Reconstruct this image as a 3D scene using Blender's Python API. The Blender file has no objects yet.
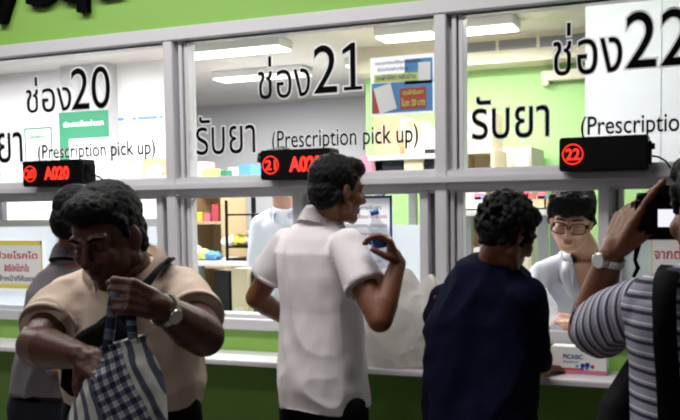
import bpy, bmesh, math, random
from mathutils import Vector, Matrix, noise
random.seed(4)
PI = math.pi
SC = bpy.context.scene
COL = SC.collection

# ------------------------------------------------------------------ camera
FPX, PPX, PPY, DIST, CAMH = 900.0, 340.0, 269.0, 3.46, 1.47
def _ray(px, py): return Vector((px - PPX, -(py - PPY), -FPX)).normalized()
_nx = _ray(-1810, 240)
_nz = _ray(530, 14000)
Zc = -_nz
Xc = -(_nx - _nx.dot(Zc) * Zc).normalized()
Yc = Zc.cross(Xc)
RM = Matrix((Xc, Yc, Zc))                 # camera coords -> world coords
CAM = Vector((0, -DIST, CAMH))
_c = RM @ _ray(340, 225)
CAM.x = -_c.x / _c.y * DIST               # the wall point in the middle of the view is x = 0
CR = RM @ Vector((1, 0, 0)); CF = RM @ Vector((0, 0, -1))
CFh = Vector((CF.x, CF.y, 0)).normalized(); CRh = Vector((CFh.y, -CFh.x, 0))
def P(px, py, d): return CAM + (RM @ Vector((px - PPX, -(py - PPY), -FPX))) * (d / FPX)
def W(px, py, y=0.0):
    v = RM @ Vector((px - PPX, -(py - PPY), -FPX))
    return CAM + v * ((y - CAM.y) / v.y)
def WZ(px, py, z):
    v = RM @ Vector((px - PPX, -(py - PPY), -FPX))
    return CAM + v * ((z - CAM.z) / v.z)
def H(deg):
    a = math.radians(deg)
    return (CFh * math.cos(a) + CRh * math.sin(a)).normalized()
def depth(p): return (p - CAM).dot(CF)

cd = bpy.data.cameras.new('camera'); cam = bpy.data.objects.new('camera', cd); COL.objects.link(cam)
cd.lens = FPX * 36 / 680; cd.sensor_width = 36; cd.sensor_fit = 'HORIZONTAL'
cd.shift_y = (PPY - 210) / 680; cd.clip_start = .05
cam.matrix_world = Matrix.Translation(CAM) @ RM.to_4x4()
SC.camera = cam

# ------------------------------------------------------------------ materials
def s2l(c):
    return tuple(((x / 255) / 12.92 if x / 255 <= .04045 else ((x / 255 + .055) / 1.055) ** 2.4) for x in c)
def mat(name, rgb, rough=.6, metal=0, var=0.0, vscale=6, bump=0.0, bscale=60, emit=None, estr=1, spec=.4, alpha=None, trans=0, sheen=0):
    m = bpy.data.materials.new(name); m.use_nodes = True
    nt = m.node_tree; b = nt.nodes['Principled BSDF']
    c = s2l(rgb)
    b.inputs['Base Color'].default_value = (*c, 1)
    b.inputs['Roughness'].default_value = rough; b.inputs['Metallic'].default_value = metal
    b.inputs['Specular IOR Level'].default_value = spec
    if trans: b.inputs['Transmission Weight'].default_value = trans
    if sheen: b.inputs['Sheen Weight'].default_value = sheen
    tc = nt.nodes.new('ShaderNodeTexCoord')
    if var:
        n = nt.nodes.new('ShaderNodeTexNoise'); n.inputs['Scale'].default_value = vscale; n.inputs['Detail'].default_value = 4
        nt.links.new(tc.outputs['Object'], n.inputs['Vector'])
        r = nt.nodes.new('ShaderNodeMapRange'); r.inputs[3].default_value = 1 - var; r.inputs[4].default_value = 1 + var
        nt.links.new(n.outputs[0], r.inputs[0])
        mx = nt.nodes.new('ShaderNodeVectorMath'); mx.operation = 'SCALE'; mx.inputs[0].default_value = c
        nt.links.new(r.outputs[0], mx.inputs['Scale']); nt.links.new(mx.outputs[0], b.inputs['Base Color'])
    if bump:
        n = nt.nodes.new('ShaderNodeTexNoise'); n.inputs['Scale'].default_value = bscale; n.inputs['Detail'].default_value = 5
        nt.links.new(tc.outputs['Object'], n.inputs['Vector'])
        bp = nt.nodes.new('ShaderNodeBump'); bp.inputs['Strength'].default_value = bump; bp.inputs['Distance'].default_value = .01
        nt.links.new(n.outputs[0], bp.inputs['Height']); nt.links.new(bp.outputs[0], b.inputs['Normal'])
    if emit:
        b.inputs['Emission Color'].default_value = (*s2l(emit), 1); b.inputs['Emission Strength'].default_value = estr
    if alpha is not None: b.inputs['Alpha'].default_value = alpha
    return m
def glass(name, tint=(1, 1, 1), gloss=.05, white=0.0, wcol=(.8, .8, .8)):
    m = bpy.data.materials.new(name); m.use_nodes = True; nt = m.node_tree; nt.nodes.clear()
    o = nt.nodes.new('ShaderNodeOutputMaterial'); t = nt.nodes.new('ShaderNodeBsdfTransparent'); t.inputs[0].default_value = (*tint, 1)
    g = nt.nodes.new('ShaderNodeBsdfGlossy'); g.inputs['Roughness'].default_value = .03
    mx = nt.nodes.new('ShaderNodeMixShader'); mx.inputs[0].default_value = gloss
    nt.links.new(t.outputs[0], mx.inputs[1]); nt.links.new(g.outputs[0], mx.inputs[2])
    last = mx
    if white:
        d = nt.nodes.new('ShaderNodeBsdfTranslucent'); d.inputs[0].default_value = (*wcol, 1)
        d2 = nt.nodes.new('ShaderNodeBsdfDiffuse'); d2.inputs[0].default_value = (*wcol, 1)
        m0 = nt.nodes.new('ShaderNodeMixShader'); nt.links.new(d.outputs[0], m0.inputs[1]); nt.links.new(d2.outputs[0], m0.inputs[2])
        m2 = nt.nodes.new('ShaderNodeMixShader'); m2.inputs[0].default_value = white
        nt.links.new(mx.outputs[0], m2.inputs[1]); nt.links.new(m0.outputs[0], m2.inputs[2]); last = m2
    nt.links.new(last.outputs[0], o.inputs[0])
    return m
M = dict(
    green=mat('green_paint', (136, 183, 86), .55, var=.05, vscale=2),
    alu=mat('painted_aluminium', (207, 206, 210), .38, metal=.0, spec=.5, var=.03),
    alu_d=mat('aluminium_track', (120, 122, 132), .35, metal=.5),
    gasket=mat('rubber_gasket', (28, 28, 32), .7),
    counter=mat('white_laminate', (225, 222, 226), .35, var=.03, vscale=3),
    glass=glass('clear_glass', (.97, .98, .98), .045),
    frost=glass('frosted_film', (.9, .93, .94), .03, .84, (.84, .87, .92)),
    floor=mat('grey_terrazzo', (110, 105, 100), .35, var=.1, vscale=30),
    wwall=mat('white_plaster', (236, 234, 238), .7, var=.02),
    gwall=mat('grey_plaster', (190, 189, 194), .8, var=.03),
    beige=mat('beige_plaster', (205, 200, 184), .8, var=.03),
    ceil=mat('ceiling_plaster', (202, 199, 196), .9, var=.03),
    ingreen=mat('lime_green_paint', (150, 192, 125), .6, var=.03),
    black=mat('black_plastic', (7, 7, 8), .4, spec=.2),
    rubber=mat('black_matte', (9, 9, 11), .85, spec=.12),
    text=mat('black_vinyl', (4, 4, 5), .7, spec=.05),
    halo=mat('white_vinyl', (238, 238, 240), .5),
    red=mat('red_led', (255, 40, 30), .5, emit=(255, 50, 35), estr=1.6),
    red_print=mat('red_ink', (190, 50, 50), .6),
    grey_print=mat('grey_ink', (90, 90, 105), .6),
    banner=glass('banner_film', (1, 1, 1), .02, .97, (.93, .93, .97)),
    paper=mat('white_paper', (240, 240, 238), .7),
    yellow=mat('yellow_paper', (238, 222, 90), .7),
    blue=mat('blue_print', (90, 150, 205), .6),
    navy=mat('navy_print', (50, 60, 150), .6),
    teal=mat('green_print', (45, 125, 92), .6),
    lime=mat('lime_print', (205, 220, 120), .6),
    rust=mat('rust_print', (180, 85, 65), .6),
    card=mat('cardboard', (198, 172, 140), .8, var=.06, vscale=12),
    card_l=mat('pale_cardboard', (226, 212, 180), .8, var=.05, vscale=12),
    pink=mat('pink_print', (225, 120, 150), .6),
    redpl=mat('red_plastic', (190, 80, 88), .4),
    wood=mat('pale_wood', (205, 178, 140), .6, var=.08, vscale=9),
    dark=mat('dark_upholstery', (30, 32, 42), .8, var=.1),
    skinA=mat('brown_skin', (112, 68, 46), .48, var=.08, vscale=25, bump=.12, bscale=140),
    skinC=mat('deep_brown_skin', (82, 46, 34), .42, var=.1, vscale=25, bump=.12, bscale=140),
    skinF=mat('light_skin', (205, 160, 138), .5, var=.05, vscale=25, bump=.1, bscale=140),
    hair=mat('black_hair', (6, 5, 6), .6, bump=.5, bscale=160, spec=.18),
    polo=mat('white_cotton', (218, 212, 214), .85, bump=.12, bscale=260),
    beigeshirt=mat('beige_cotton', (205, 184, 166), .85, bump=.15, bscale=260, var=.03),
    greyshirt=mat('grey_cotton', (112, 106, 112), .9, bump=.12, bscale=260),
    navyknit=mat('navy_knit', (12, 14, 38), .95, spec=.1, bump=.35, bscale=300, var=.08),
    coat=mat('white_coat_cotton', (206, 209, 222), .8, bump=.08, bscale=200),
    denim=mat('dark_denim', (24, 28, 40), .85, bump=.15, bscale=300),
    trous=mat('black_trousers', (12, 12, 15), .9, spec=.1),
    shoe=mat('black_leather', (15, 14, 14), .4),
    steel=mat('steel', (200, 196, 186), .25, metal=.9),
    gold=mat('gold', (220, 170, 80), .3, metal=.9),
    dial=mat('watch_dial', (225, 225, 222), .3),
    eye=mat('eye_white', (215, 208, 200), .3),
    brow=mat('eyebrow_hair', (10, 7, 6), .9, spec=0),
    iris=mat('dark_iris', (25, 16, 12), .2),
    lip=mat('lip_skin', (176, 118, 100), .5),
    lipd=mat('dark_lip_skin', (84, 46, 40), .45),
    lamp=mat('lamp_diffuser', (255, 255, 250), .5, emit=(255, 253, 245), estr=4.0),
    steelgrey=mat('grey_metal', (150, 150, 156), .4, metal=.4),
    plastic=glass('bag_plastic', (.95, .95, .95), .10, .80, (.80, .76, .72)),
    clearbag=glass('clear_bag_plastic', (.97, .97, .98), .12, .35, (.85, .87, .92)),
    bottle=glass('bottle_plastic', (.93, .95, .97), .16, .10, (.9, .95, 1)),
    bluecap=mat('blue_cap', (70, 130, 215), .4),
    screen=mat('lcd_screen', (30, 30, 34), .2, emit=(245, 245, 255), estr=1.0),
    lcdfig=mat('lcd_figure', (40, 40, 110), .3, emit=(50, 50, 120), estr=.5),
)

# ------------------------------------------------------------------ mesh helpers
class MB:
    def __init__(s): s.bm = bmesh.new()
    def box(s, x0, x1, y0, y1, z0, z1, rz=0, c=None, bev=0):
        if x1 < x0: x0, x1 = x1, x0
        if y1 < y0: y0, y1 = y1, y0
        if z1 < z0: z0, z1 = z1, z0
        m = Matrix.Translation(((x0+x1)/2, (y0+y1)/2, (z0+z1)/2))
        if rz: m = m @ Matrix.Rotation(rz, 4, 'Z')
        r = bmesh.ops.create_cube(s.bm, size=1, matrix=m @ Matrix.Diagonal((x1-x0, y1-y0, z1-z0, 1)))
        if bev:
            es = list({e for v in r['verts'] for e in v.link_edges})
            bmesh.ops.bevel(s.bm, geom=es, offset=bev, segments=2, affect='EDGES')
        return s
    def obox(s, c, ax, ay, az, hx, hy, hz, bev=0):
        m = Matrix((ax*2*hx, ay*2*hy, az*2*hz)).transposed().to_4x4(); m.translation = c
        r = bmesh.ops.create_cube(s.bm, size=1, matrix=m)
        if bev:
            es = list({e for v in r['verts'] for e in v.link_edges})
            bmesh.ops.bevel(s.bm, geom=es, offset=bev, segments=2, affect='EDGES')
        return s
    def sph(s, p, r, seg=16):
        bmesh.ops.create_uvsphere(s.bm, u_segments=seg, v_segments=max(8, seg*2//3), radius=r, matrix=Matrix.Translation(p)); return s
    def ell(s, p, B, radii, seg=20):
        m = Matrix((B[0]*radii[0], B[1]*radii[1], B[2]*radii[2])).transposed().to_4x4(); m.translation = p
        bmesh.ops.create_uvsphere(s.bm, u_segments=seg, v_segments=seg*2//3, radius=1, matrix=m); return s
    def cone(s, p0, p1, r0, r1, seg=18):
        d = p1 - p0; L = d.length
        q = d.to_track_quat('Z', 'Y').to_matrix().to_4x4(); q.translation = (p0+p1)/2
        bmesh.ops.create_cone(s.bm, cap_ends=True, segments=seg, radius1=r0, radius2=r1, depth=L, matrix=q); return s
    def cap(s, p0, p1, r0, r1, seg=16):
        s.cone(p0, p1, r0, r1, seg); s.sph(p0, r0, seg); s.sph(p1, r1, seg); return s
    def loft(s, secs, n=32, cap=True, power=2.0):
        """secs: (centre, ax, ay, rx, ry)"""
        rings = []
        for c, ax, ay, rx, ry in secs:
            ring = []
            for i in range(n):
                t = 2*PI*i/n; ct, st = math.cos(t), math.sin(t)
                k = (abs(ct)**power + abs(st)**power) ** (-1/power)
                ring.append(s.bm.verts.new(c + ax*(rx*ct*k) + ay*(ry*st*k)))
            rings.append(ring)
        for a, b in zip(rings, rings[1:]):
            for i in range(n):
                s.bm.faces.new((a[i], a[(i+1) % n], b[(i+1) % n], b[i]))
        if cap:
            s.bm.faces.new(list(reversed(rings[0]))); s.bm.faces.new(rings[-1])
        return rings
    def lm(s, *a, **k):
        s.loft(*a, **k); return s
    def tube(s, pts, r, seg=10):
        n = len(pts); rings = []; prev = None
        for i, p in enumerate(pts):
            t = (pts[min(i+1, n-1)] - pts[max(i-1, 0)]).normalized()
            if prev is None: prev = t.orthogonal().normalized()
            prev = (prev - t*prev.dot(t)).normalized(); b = t.cross(prev)
            rr = r[i] if isinstance(r, (list, tuple)) else r
            rings.append([s.bm.verts.new(p + (prev*math.cos(2*PI*k/seg) + b*math.sin(2*PI*k/seg))*rr) for k in range(seg)])
        for a, b in zip(rings, rings[1:]):
            for i in range(seg): s.bm.faces.new((a[i], a[(i+1) % seg], b[(i+1) % seg], b[i]))
        s.bm.faces.new(list(reversed(rings[0]))); s.bm.faces.new(rings[-1]); return s
    def band(s, pts, ups, w, t):
        """flat strap: width w across ups, thickness t"""
        n = len(pts); rings = []
        for i, p in enumerate(pts):
            tt = (pts[min(i+1, n-1)] - pts[max(i-1, 0)]).normalized(); u = (ups[i] if isinstance(ups, list) else ups)
            u = (u - tt*u.dot(tt)).normalized(); b = tt.cross(u)
            ww = w[i] if isinstance(w, list) else w
            rings.append([s.bm.verts.new(p + u*a*ww/2 + b*c*t/2) for a, c in ((-1, -1), (1, -1), (1, 1), (-1, 1))])
        for a, b in zip(rings, rings[1:]):
            for i in range(4): s.bm.faces.new((a[i], a[(i+1) % 4], b[(i+1) % 4], b[i]))
        s.bm.faces.new(list(reversed(rings[0]))); s.bm.faces.new(rings[-1]); return s
    def build(s, name, m, parent=None, smooth=False):
        bmesh.ops.recalc_face_normals(s.bm, faces=s.bm.faces[:])
        me = bpy.data.meshes.new(name); s.bm.to_mesh(me); s.bm.free()
        if smooth:
            for p in me.polygons: p.use_smooth = True
        return link(name, me, m, parent)
def link(name, me, m, parent):
    o = bpy.data.objects.new(name, me); COL.objects.link(o)
    if m is not None and len(me.materials) == 0: me.materials.append(m)
    if parent is not None:
        o.parent = parent; o.matrix_parent_inverse = parent.matrix_world.inverted()
    return o
def empty(name, loc):
    o = bpy.data.objects.new(name, None); COL.objects.link(o); o.location = loc
    o.matrix_world = Matrix.Translation(loc); return o
def tag(o, label=None, cat=None, group=None, kind=None):
    if label: o['label'] = label
    if cat: o['category'] = cat
    if group: o['group'] = group
    if kind: o['kind'] = kind
    return o
def evalmesh(o):
    dg = bpy.context.evaluated_depsgraph_get()
    return bpy.data.meshes.new_from_object(o.evaluated_get(dg))
def skin(mb, name, m, parent, vox=.006, smooth=4, fold=None, post=None):
    """fuse overlapping closed pieces into ONE continuous surface"""
    bmesh.ops.recalc_face_normals(mb.bm, faces=mb.bm.faces[:])
    me = bpy.data.meshes.new('tmp'); mb.bm.to_mesh(me); mb.bm.free()
    o = bpy.data.objects.new('tmp', me); COL.objects.link(o)
    r = o.modifiers.new('r', 'REMESH'); r.mode = 'VOXEL'; r.voxel_size = vox
    if smooth:
        sm = o.modifiers.new('s', 'SMOOTH'); sm.iterations = smooth; sm.factor = .5
    bpy.context.view_layer.update()
    m2 = evalmesh(o); bpy.data.objects.remove(o); bpy.data.meshes.remove(me); m2.name = name
    if fold:
        ns = [v.normal.copy() for v in m2.vertices]
        for v, n in zip(m2.vertices, ns): v.co += n * fold(v.co)
    if post: post(m2)
    for p in m2.polygons: p.use_smooth = True
    m2.materials.clear()
    return link(name, m2, m, parent)
def folds(amp, s=(7, 7, 3), seed=0, fine=.35):
    o = Vector((seed*3.1, seed*1.7, seed*.9))
    def f(p):
        q = Vector((p.x*s[0], p.y*s[1], p.z*s[2])) + o
        w = noise.noise_vector(q*.5)*1.3
        a = 1 - abs(noise.noise(q + w))*2.6
        return amp*(a - .55) + amp*fine*noise.noise(q*4)
    return f
def text(body, x0, x1, z0, z1, y, m, parent, name, offset=0.0, ext=.0008, frame=None):
    """lettering fitted to a rectangle on a plane of constant y (or to a frame: origin, right, up, normal)"""
    c = bpy.data.curves.new('t', 'FONT'); c.body = body; c.size = 1; c.extrude = 0; c.resolution_u = 6
    o = bpy.data.objects.new('t', c); COL.objects.link(o); bpy.context.view_layer.update()
    m0 = evalmesh(o); xs = [v.co.x for v in m0.vertices]; ys = [v.co.y for v in m0.vertices]
    bx0, bx1, by0, by1 = min(xs), max(xs), min(ys), max(ys); bpy.data.meshes.remove(m0)
    c.offset = offset; c.extrude = .5; bpy.context.view_layer.update()
    me = evalmesh(o); bpy.data.objects.remove(o); bpy.data.curves.remove(c)
    me.materials.clear(); me.name = name
    for v in me.vertices:
        u = (v.co.x-bx0)/(bx1-bx0); w = (v.co.y-by0)/(by1-by0); d = v.co.z*ext
        X = x0+(x1-x0)*u; Zz = z0+(z1-z0)*w
        v.co = Vector((X, y-d, Zz)) if frame is None else frame[0]+frame[1]*X+frame[2]*Zz+frame[3]*d
    me.update()
    return link(name, me, m, parent)
def digit_one(px0, px1, py0, py1, y, m, parent, name, grow=0.0):
    pc = (px0+px1)/2; pm = (py0+py1)/2; z1, z0 = W(pc, py0, y).z, W(pc, py1, y).z; x0, x1 = W(px0, pm, y).x, W(px1, pm, y).x
    w, h = x1-x0, z1-z0; g = grow
    poly = [(.05*w-g, -g), (w+g, -g), (w+g, .075*h+g), (.66*w+g, .075*h+g), (.66*w+g, h+g), (.46*w-g*.3, h+g), (-g, .865*h+g*.6), (-g, .765*h-g), (.40*w-g, .85*h-g*1.3), (.40*w-g, .075*h+g), (.05*w-g, .075*h+g)]
    mb = MB(); f = [[mb.bm.verts.new((x0+a, y+d, z0+b)) for a, b in poly] for d in (-.0005, .0005)]
    mb.bm.faces.new(f[0]); mb.bm.faces.new(list(reversed(f[1])))
    for i in range(len(poly)): mb.bm.faces.new((f[0][i], f[0][(i+1) % len(poly)], f[1][(i+1) % len(poly)], f[1][i]))
    return mb.build(name, m, parent)
def ptext(body, px0, px1, py0, py1, y, m, parent, name, offset=0.0, ext=.0008):
    """px box read at the middle of the word"""
    pc = (px0+px1)/2; zt = W(pc, py0, y).z; zb = W(pc, py1, y).z; pm = (py0+py1)/2
    return text(body, W(px0, pm, y).x, W(px1, pm, y).x, zb, zt, y, m, parent, name, offset, ext)

# ------------------------------------------------------------------ levels on the service wall (y = 0 is its face)
zA = W(220, 22.7).z; zB = W(200, 38.5).z           # top rail
zG = W(300, 175.0).z; zL1 = W(300, 180.5).z; zL0 = W(300, 187).z; zM0 = W(300, 193).z
zS1 = W(220, 318).z; zS0 = W(220, 328.5).z         # sill rail
zC = W(280, 352.5).z                               # counter top
X = lambda px, y=0.0, py=110: W(px, py, y).x
XL = lambda px, y=0.0: W(px, 250, y).x
m1, m2 = X(170), X(441); bay = m2 - m1; m3 = m2 + bay; m0 = m1 - bay
print('levels', zA, zB, zG, zL0, zS1, zS0, zC, 'm', m0, m1, m2, m3, 'cam', CAM)
XLEFT, XRIGHT = m0 - .6, m3 + .5

# setting
o = MB().box(-9, 6, -6, 8, -.1, 0).build('floor', M['floor']); tag(o, 'grey polished hall floor under the queue', kind='structure')
o = MB().box(XLEFT, XRIGHT, 0, .12, 0, zS0).build('wall_counter', M['green']); tag(o, 'green painted wall below the service windows', kind='structure')
o = MB().box(XLEFT, XRIGHT, 0, .12, zA, 3.4).build('wall_fascia', M['green']); tag(o, 'green painted fascia above the service windows', kind='structure')
# sill rail and top rail
o = MB().box(XLEFT, XRIGHT, -.02, .10, zS0, zS1, bev=.004).box(XLEFT, XRIGHT, .03, .12, zS1, zS1+.018).build('trim_1', M['alu']); tag(o, 'pale aluminium sill rail along the windows', kind='structure')
o = MB().box(XLEFT, XRIGHT, -.015, .10, zB, zA, bev=.004).build('trim_2', M['alu']); tag(o, 'pale aluminium head rail over the windows', kind='structure')
o = MB().box(XLEFT, XRIGHT, -.005, .09, zM0, zG, bev=.003).box(XLEFT, XRIGHT, -.035, .0, zL0, zL1, bev=.004).build('trim_3', M['alu']); tag(o, 'aluminium transom ledge between upper and lower windows', kind='structure')
for i, mx in enumerate((m0, m1, m2, m3)):
    u = .0237
    b = MB().box(mx-u, mx+u, -.012, .09, zS1, zB, bev=.003)
    b.build(f'trim_{i+4}', M['alu'])
    tag(bpy.data.objects[f'trim_{i+4}'], 'vertical aluminium mullion between two service windows', kind='structure')
# counter slab
o = MB().box(XLEFT, XRIGHT, -.25, .0, zC-.022, zC, bev=.004).build('service_counter', M['counter'])
tag(o, 'long white laminate counter shelf running along the green wall', 'counter')

TXT = [
    dict(n=20, ch=(26, 71, 76, 112), num=('20', 71, 110, 67, 109), rub=(-33, 22, 122, 163), pre=(38, 155, 142, 161)),
    dict(n=21, ch=(258, 310, 55, 98), num=('2', 313.5, 337, 45, 93), rub=(196, 255, 115, 154), pre=(272, 418, 127, 151)),
    dict(n=22, ch=(553, 622, 21, 74), num=('22', 626, 692, 10, 66), rub=(472, 549, 95, 138), pre=(581, 770, 112, 137)),
]
for k, (a, b) in enumerate(((m0, m1), (m1, m2), (m2, m3))):
    t = TXT[k]
    win = empty(f'window_{k+1}', ((a+b)/2, .04, zS1)); tag(win, f'aluminium service window bay reading {t["n"]} in black Thai lettering', kind='structure')
    # upper fixed light: recess, track, gasket, bead
    x0, x1 = a+.0237, b-.0237
    f = MB()
    f.box(x0, x0+.018, .045, .085, zG, zB)                        # recess back
    f.box(x0+.018, x0+.036, .012, .085, zG, zB, bev=.002)
    f.box(x0+.044, x0+.062, .018, .085, zG, zB, bev=.002)
    f.box(x1-.004, x1, .02, .085, zG, zB)
    f.box(x0, x1, .02, .085, zB-.006, zB).box(x0, x1, .02, .085, zG, zG+.008)
    f.build('window_frame', M['alu'], win)
    MB().box(x0+.036, x0+.044, .03, .085, zG, zB).box(x0+.055, x1, .016, .022, zB-.008, zB-.004).build('gasket', M['gasket'], win)
    MB().box(x0+.05, x1, .050, .056, zG, zB).build('pane', M['glass'], win)
    # lower sliding leaves
    mid = (XL(298) - m1)/bay*bay + a
    f = MB()
    f.box(mid-.02, mid+.02, -.008, .09, zS1, zM0, bev=.003)
    f.box(x0+.03, x0+.055, .03, .08, zS1, zM0, bev=.003)
    f.box(x0+.008, x0+.022, .015, .09, zS1, zM0, bev=.002)
    f.box(mid+.05, mid+.066, .03, .08, zS1, zM0, bev=.002)
    f.box(mid+.024, mid+.034, .04, .09, zS1, zM0, bev=.001)
    f.box(x1-.072, x1-.036, .01, .06, zS1, zM0, bev=.003)
    f.box(x0, x1, .02, .08, zM0-.012, zM0)
    f.build('sash', M['alu'], win)
    MB().box(x0, x0+.008, .03, .09, zS1, zM0-.01).box(x0+.022, x0+.03, .04, .09, zS1, zM0-.01).box(x1-.036, x1, .055, .09, zS1, zM0-.01).box(mid+.036, mid+.05, .055, .09, zS1, zM0-.01).build('sliding_track', M['alu_d'], win)
    if k < 2:
        MB().box(x0+.055, mid-.02, .05, .055, zS1, zM0-.01).build('sliding_pane', M['glass'], win)
    MB().box(mid+.066, x1-.07, .04, .045, zS1, zM0-.01).build('sliding_pane', M['glass'], win)
    zf = W(410, 225).z
    MB().box(mid+.066, x1-.07, .046, .0475, zS1, zf).build('frosted_film', M['frost'], win)
    ty = .0485
    for nm, off, mm, yy in (('lettering', .0, M['text'], ty-.0012), ('lettering_outline', .026, M['halo'], ty)):
        B = []
        for body, bx in (('ช่อง', t['ch']), (t['num'][0], t['num'][1:]), ('รับยา', t['rub'])):
            B.append(ptext(body, *bx, yy, mm, win, nm, off))
        if k == 1: B.append(digit_one(342.5, 362, 42.5, 90, yy, mm, win, nm, 0 if off < .02 else .006))
        B.append(ptext('(Prescription pick up)', *t['pre'], yy, mm, win, nm, 0 if off < .02 else .024))
        bm = bmesh.new()
        for q in B: bm.from_mesh(q.data)
        me = bpy.data.meshes.new(nm); bm.to_mesh(me); bm.free()
        for q in B: bpy.data.objects.remove(q)
        link(nm, me, mm, win)
    if k == 0:
        MB().box(x0+.055, mid-.02, .056, .0575, zS1, W(10, 227).z).build('frosted_film', M['frost'], win)

# raised sign on the fascia
sg = empty('raised_sign', (X(50), 0, zA+.1)); tag(sg, 'raised black letters on the green fascia above window 20', 'sign')
text('ty', W(-14, 8).x, W(24, 8).x, W(10, 22).z, W(10, -28).z, -.022, M['text'], sg, 'letters', .03, .035)
text('Squ', W(33, 8).x, W(124, 8).x, W(79, 12.5).z, W(79, -34).z, -.022, M['text'], sg, 'letters', .03, .035)

# ------------------------------------------------------------------ number displays on the ledge
def display(pl, pr, pt, pb, body, num, label, dh=.075, yaw=0):
    xl, xr = W(pl, (pt+pb)/2, -.12).x, W(pr, (pt+pb)/2, -.12).x
    zt, zb = W((pl+pr)/2, pt, -.12).z, W((pl+pr)/2, pb, -.12).z
    zb = zL1 + .001
    e = empty('queue_display', ((xl+xr)/2, -.03, zb)); tag(e, label, 'display', 'red queue number displays on the window ledge')
    MB().box(xl, xr, -.12, -.02, zb, zt, bev=.005).build('housing', M['black'], e)
    MB().box(xr, xr+.008, -.10, -.03, zb+.02, zt-.02, bev=.002).box(xr+.001, xr+.02, -.09, -.06, zt-.05, zt-.03).build('connector_plate', M['rubber'], e)
    H_ = zt-zb; cx = xl + H_*.40; cz = (zt+zb)/2; r = H_*.29
    ring = MB()
    pts = [Vector((cx+r*math.cos(a*PI/16), -.1215, cz+r*math.sin(a*PI/16))) for a in range(33)]
    ring.tube(pts, .0020, 6).build('led_ring', M['red'], e)
    text(num, cx-r*.68, cx+r*.68, cz-r*.55, cz+r*.55, -.1212, M['red'], e, 'led_number', .02, .001)
    if body:
        text(body, xl+H_*1.12, xl+H_*2.25, cz-H_*.23, cz+H_*.23, -.1212, M['red'], e, 'led_number', .035, .001)
    pts = [Vector((xr+.004, -.06, zb+.05)), Vector((xr+.03, -.055, zb+.045)), Vector((xr+.055, -.05, zb+.03)), Vector((xr+.07, -.03, zb+.006)), Vector((xr+.09, -.01, zb+.003))]
    MB().tube(pts, .0035, 8).build('cable', M['rubber'], e, True)
    return e
display(22, 82, 160, 187, 'A020', '20', 'black LED box showing red A020, on the ledge under window 20')
display(260, 330, 149, 180, 'A023', '21', 'black LED box showing red A023, on the ledge under window 21')
display(559, 648, 136, 171, '', '22', 'black LED box showing only a circled 22, on the right ledge')

# ------------------------------------------------------------------ room behind the windows
YG = 2.85; YB = 5.2; ZCE = 2.62
xg0 = W(366, 120, YG).x
MB().box(xg0, 5, YG, YG+.15, 0, ZCE).build('wall_green', M['ingreen']); tag(bpy.data.objects['wall_green'], 'lime green inner wall behind window 22', kind='structure')
MB().box(-9, 5, YB, YB+.15, 0, ZCE).build('wall_back', M['gwall']); tag(bpy.data.objects['wall_back'], 'grey far wall of the pharmacy room', kind='structure')
xw = W(181, 120, 2.4).x
MB().box(-7, xw, 2.4, 2.52, 0, ZCE).build('wall_white', M['wwall']); tag(bpy.data.objects['wall_white'], 'white inner wall behind window 20', kind='structure')
MB().box(-9, -8.9, .12, YB, 0, ZCE).build('wall_left', M['wwall']); tag(bpy.data.objects['wall_left'], 'white side wall of the pharmacy room', kind='structure')
MB().box(4.9, 5, .12, YG, 0, ZCE).build('wall_right', M['wwall']); tag(bpy.data.objects['wall_right'], 'white side wall of the pharmacy room at the other end', kind='structure')
MB().box(-9, 5, .12, YB, ZCE, ZCE+.1).build('ceiling', M['ceil']); tag(bpy.data.objects['ceiling'], 'pale ceiling of the pharmacy room', kind='structure')
# grey pillar behind 20
xa, xb = W(61, 100, 2.28).x, W(108, 100, 2.28).x
MB().box(xa, xb, 2.28, 2.4, 0, ZCE).build('trim_8', M['gwall']); tag(bpy.data.objects['trim_8'], 'grey pillar standing before the white inner wall', kind='structure')
# bulkhead over green wall
MB().box(xg0, 5, YG-.25, YG, W(500, 63, YG-.25).z, ZCE).build('trim_9', M['beige']); tag(bpy.data.objects['trim_9'], 'beige bulkhead above the lime green wall', kind='structure')
# ac grille in bulkhead
yv = YG-.252
e = empty('air_grille', (W(520, 45, yv).x, yv, 2.45)); tag(e, 'long grey air conditioning grille in the bulkhead seen through window 22', 'grille')
zt, zb = W(500, 40.5, yv).z, W(500, 50.5, yv).z
for pa, pb_ in ((461, 496), (499, 537), (540, 590)):
    a, b = W(pa, 45, yv).x, W(pb_, 45, yv).x
    q = MB().box(a, b, yv-.004, yv, zb, zt).build('vent_panel', M['steelgrey'], e)
    s_ = MB()
    for j in range(6): s_.box(a+.005, b-.005, yv-.010, yv-.004, zb+(zt-zb)*(j+.3)/6, zb+(zt-zb)*(j+.6)/6)
    s_.build('louvres', M['alu_d'], q)
for (pa, pb_) in ((496, 499), (537, 540)):
    MB().box(W(pa, 45, yv).x, W(pb_, 45, yv).x, yv-.012, yv, zb-.01, zt+.01).build('divider', M['beige'], e)
# pipe box on green wall
a = W(541, 74, YG-.1); b = W(600, 70, YG-.1)
MB().box(a.x, b.x, YG-.1, YG, a.z-.045, a.z+.02, bev=.006).box(a.x+.004, a.x+.05, YG-.094, YG, a.z-.075, a.z-.0455, bev=.004).build('cable_trunking', M['beige'])
tag(bpy.data.objects['cable_trunking'], 'short beige trunking fixed high on the lime green wall', 'trunking')

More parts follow.
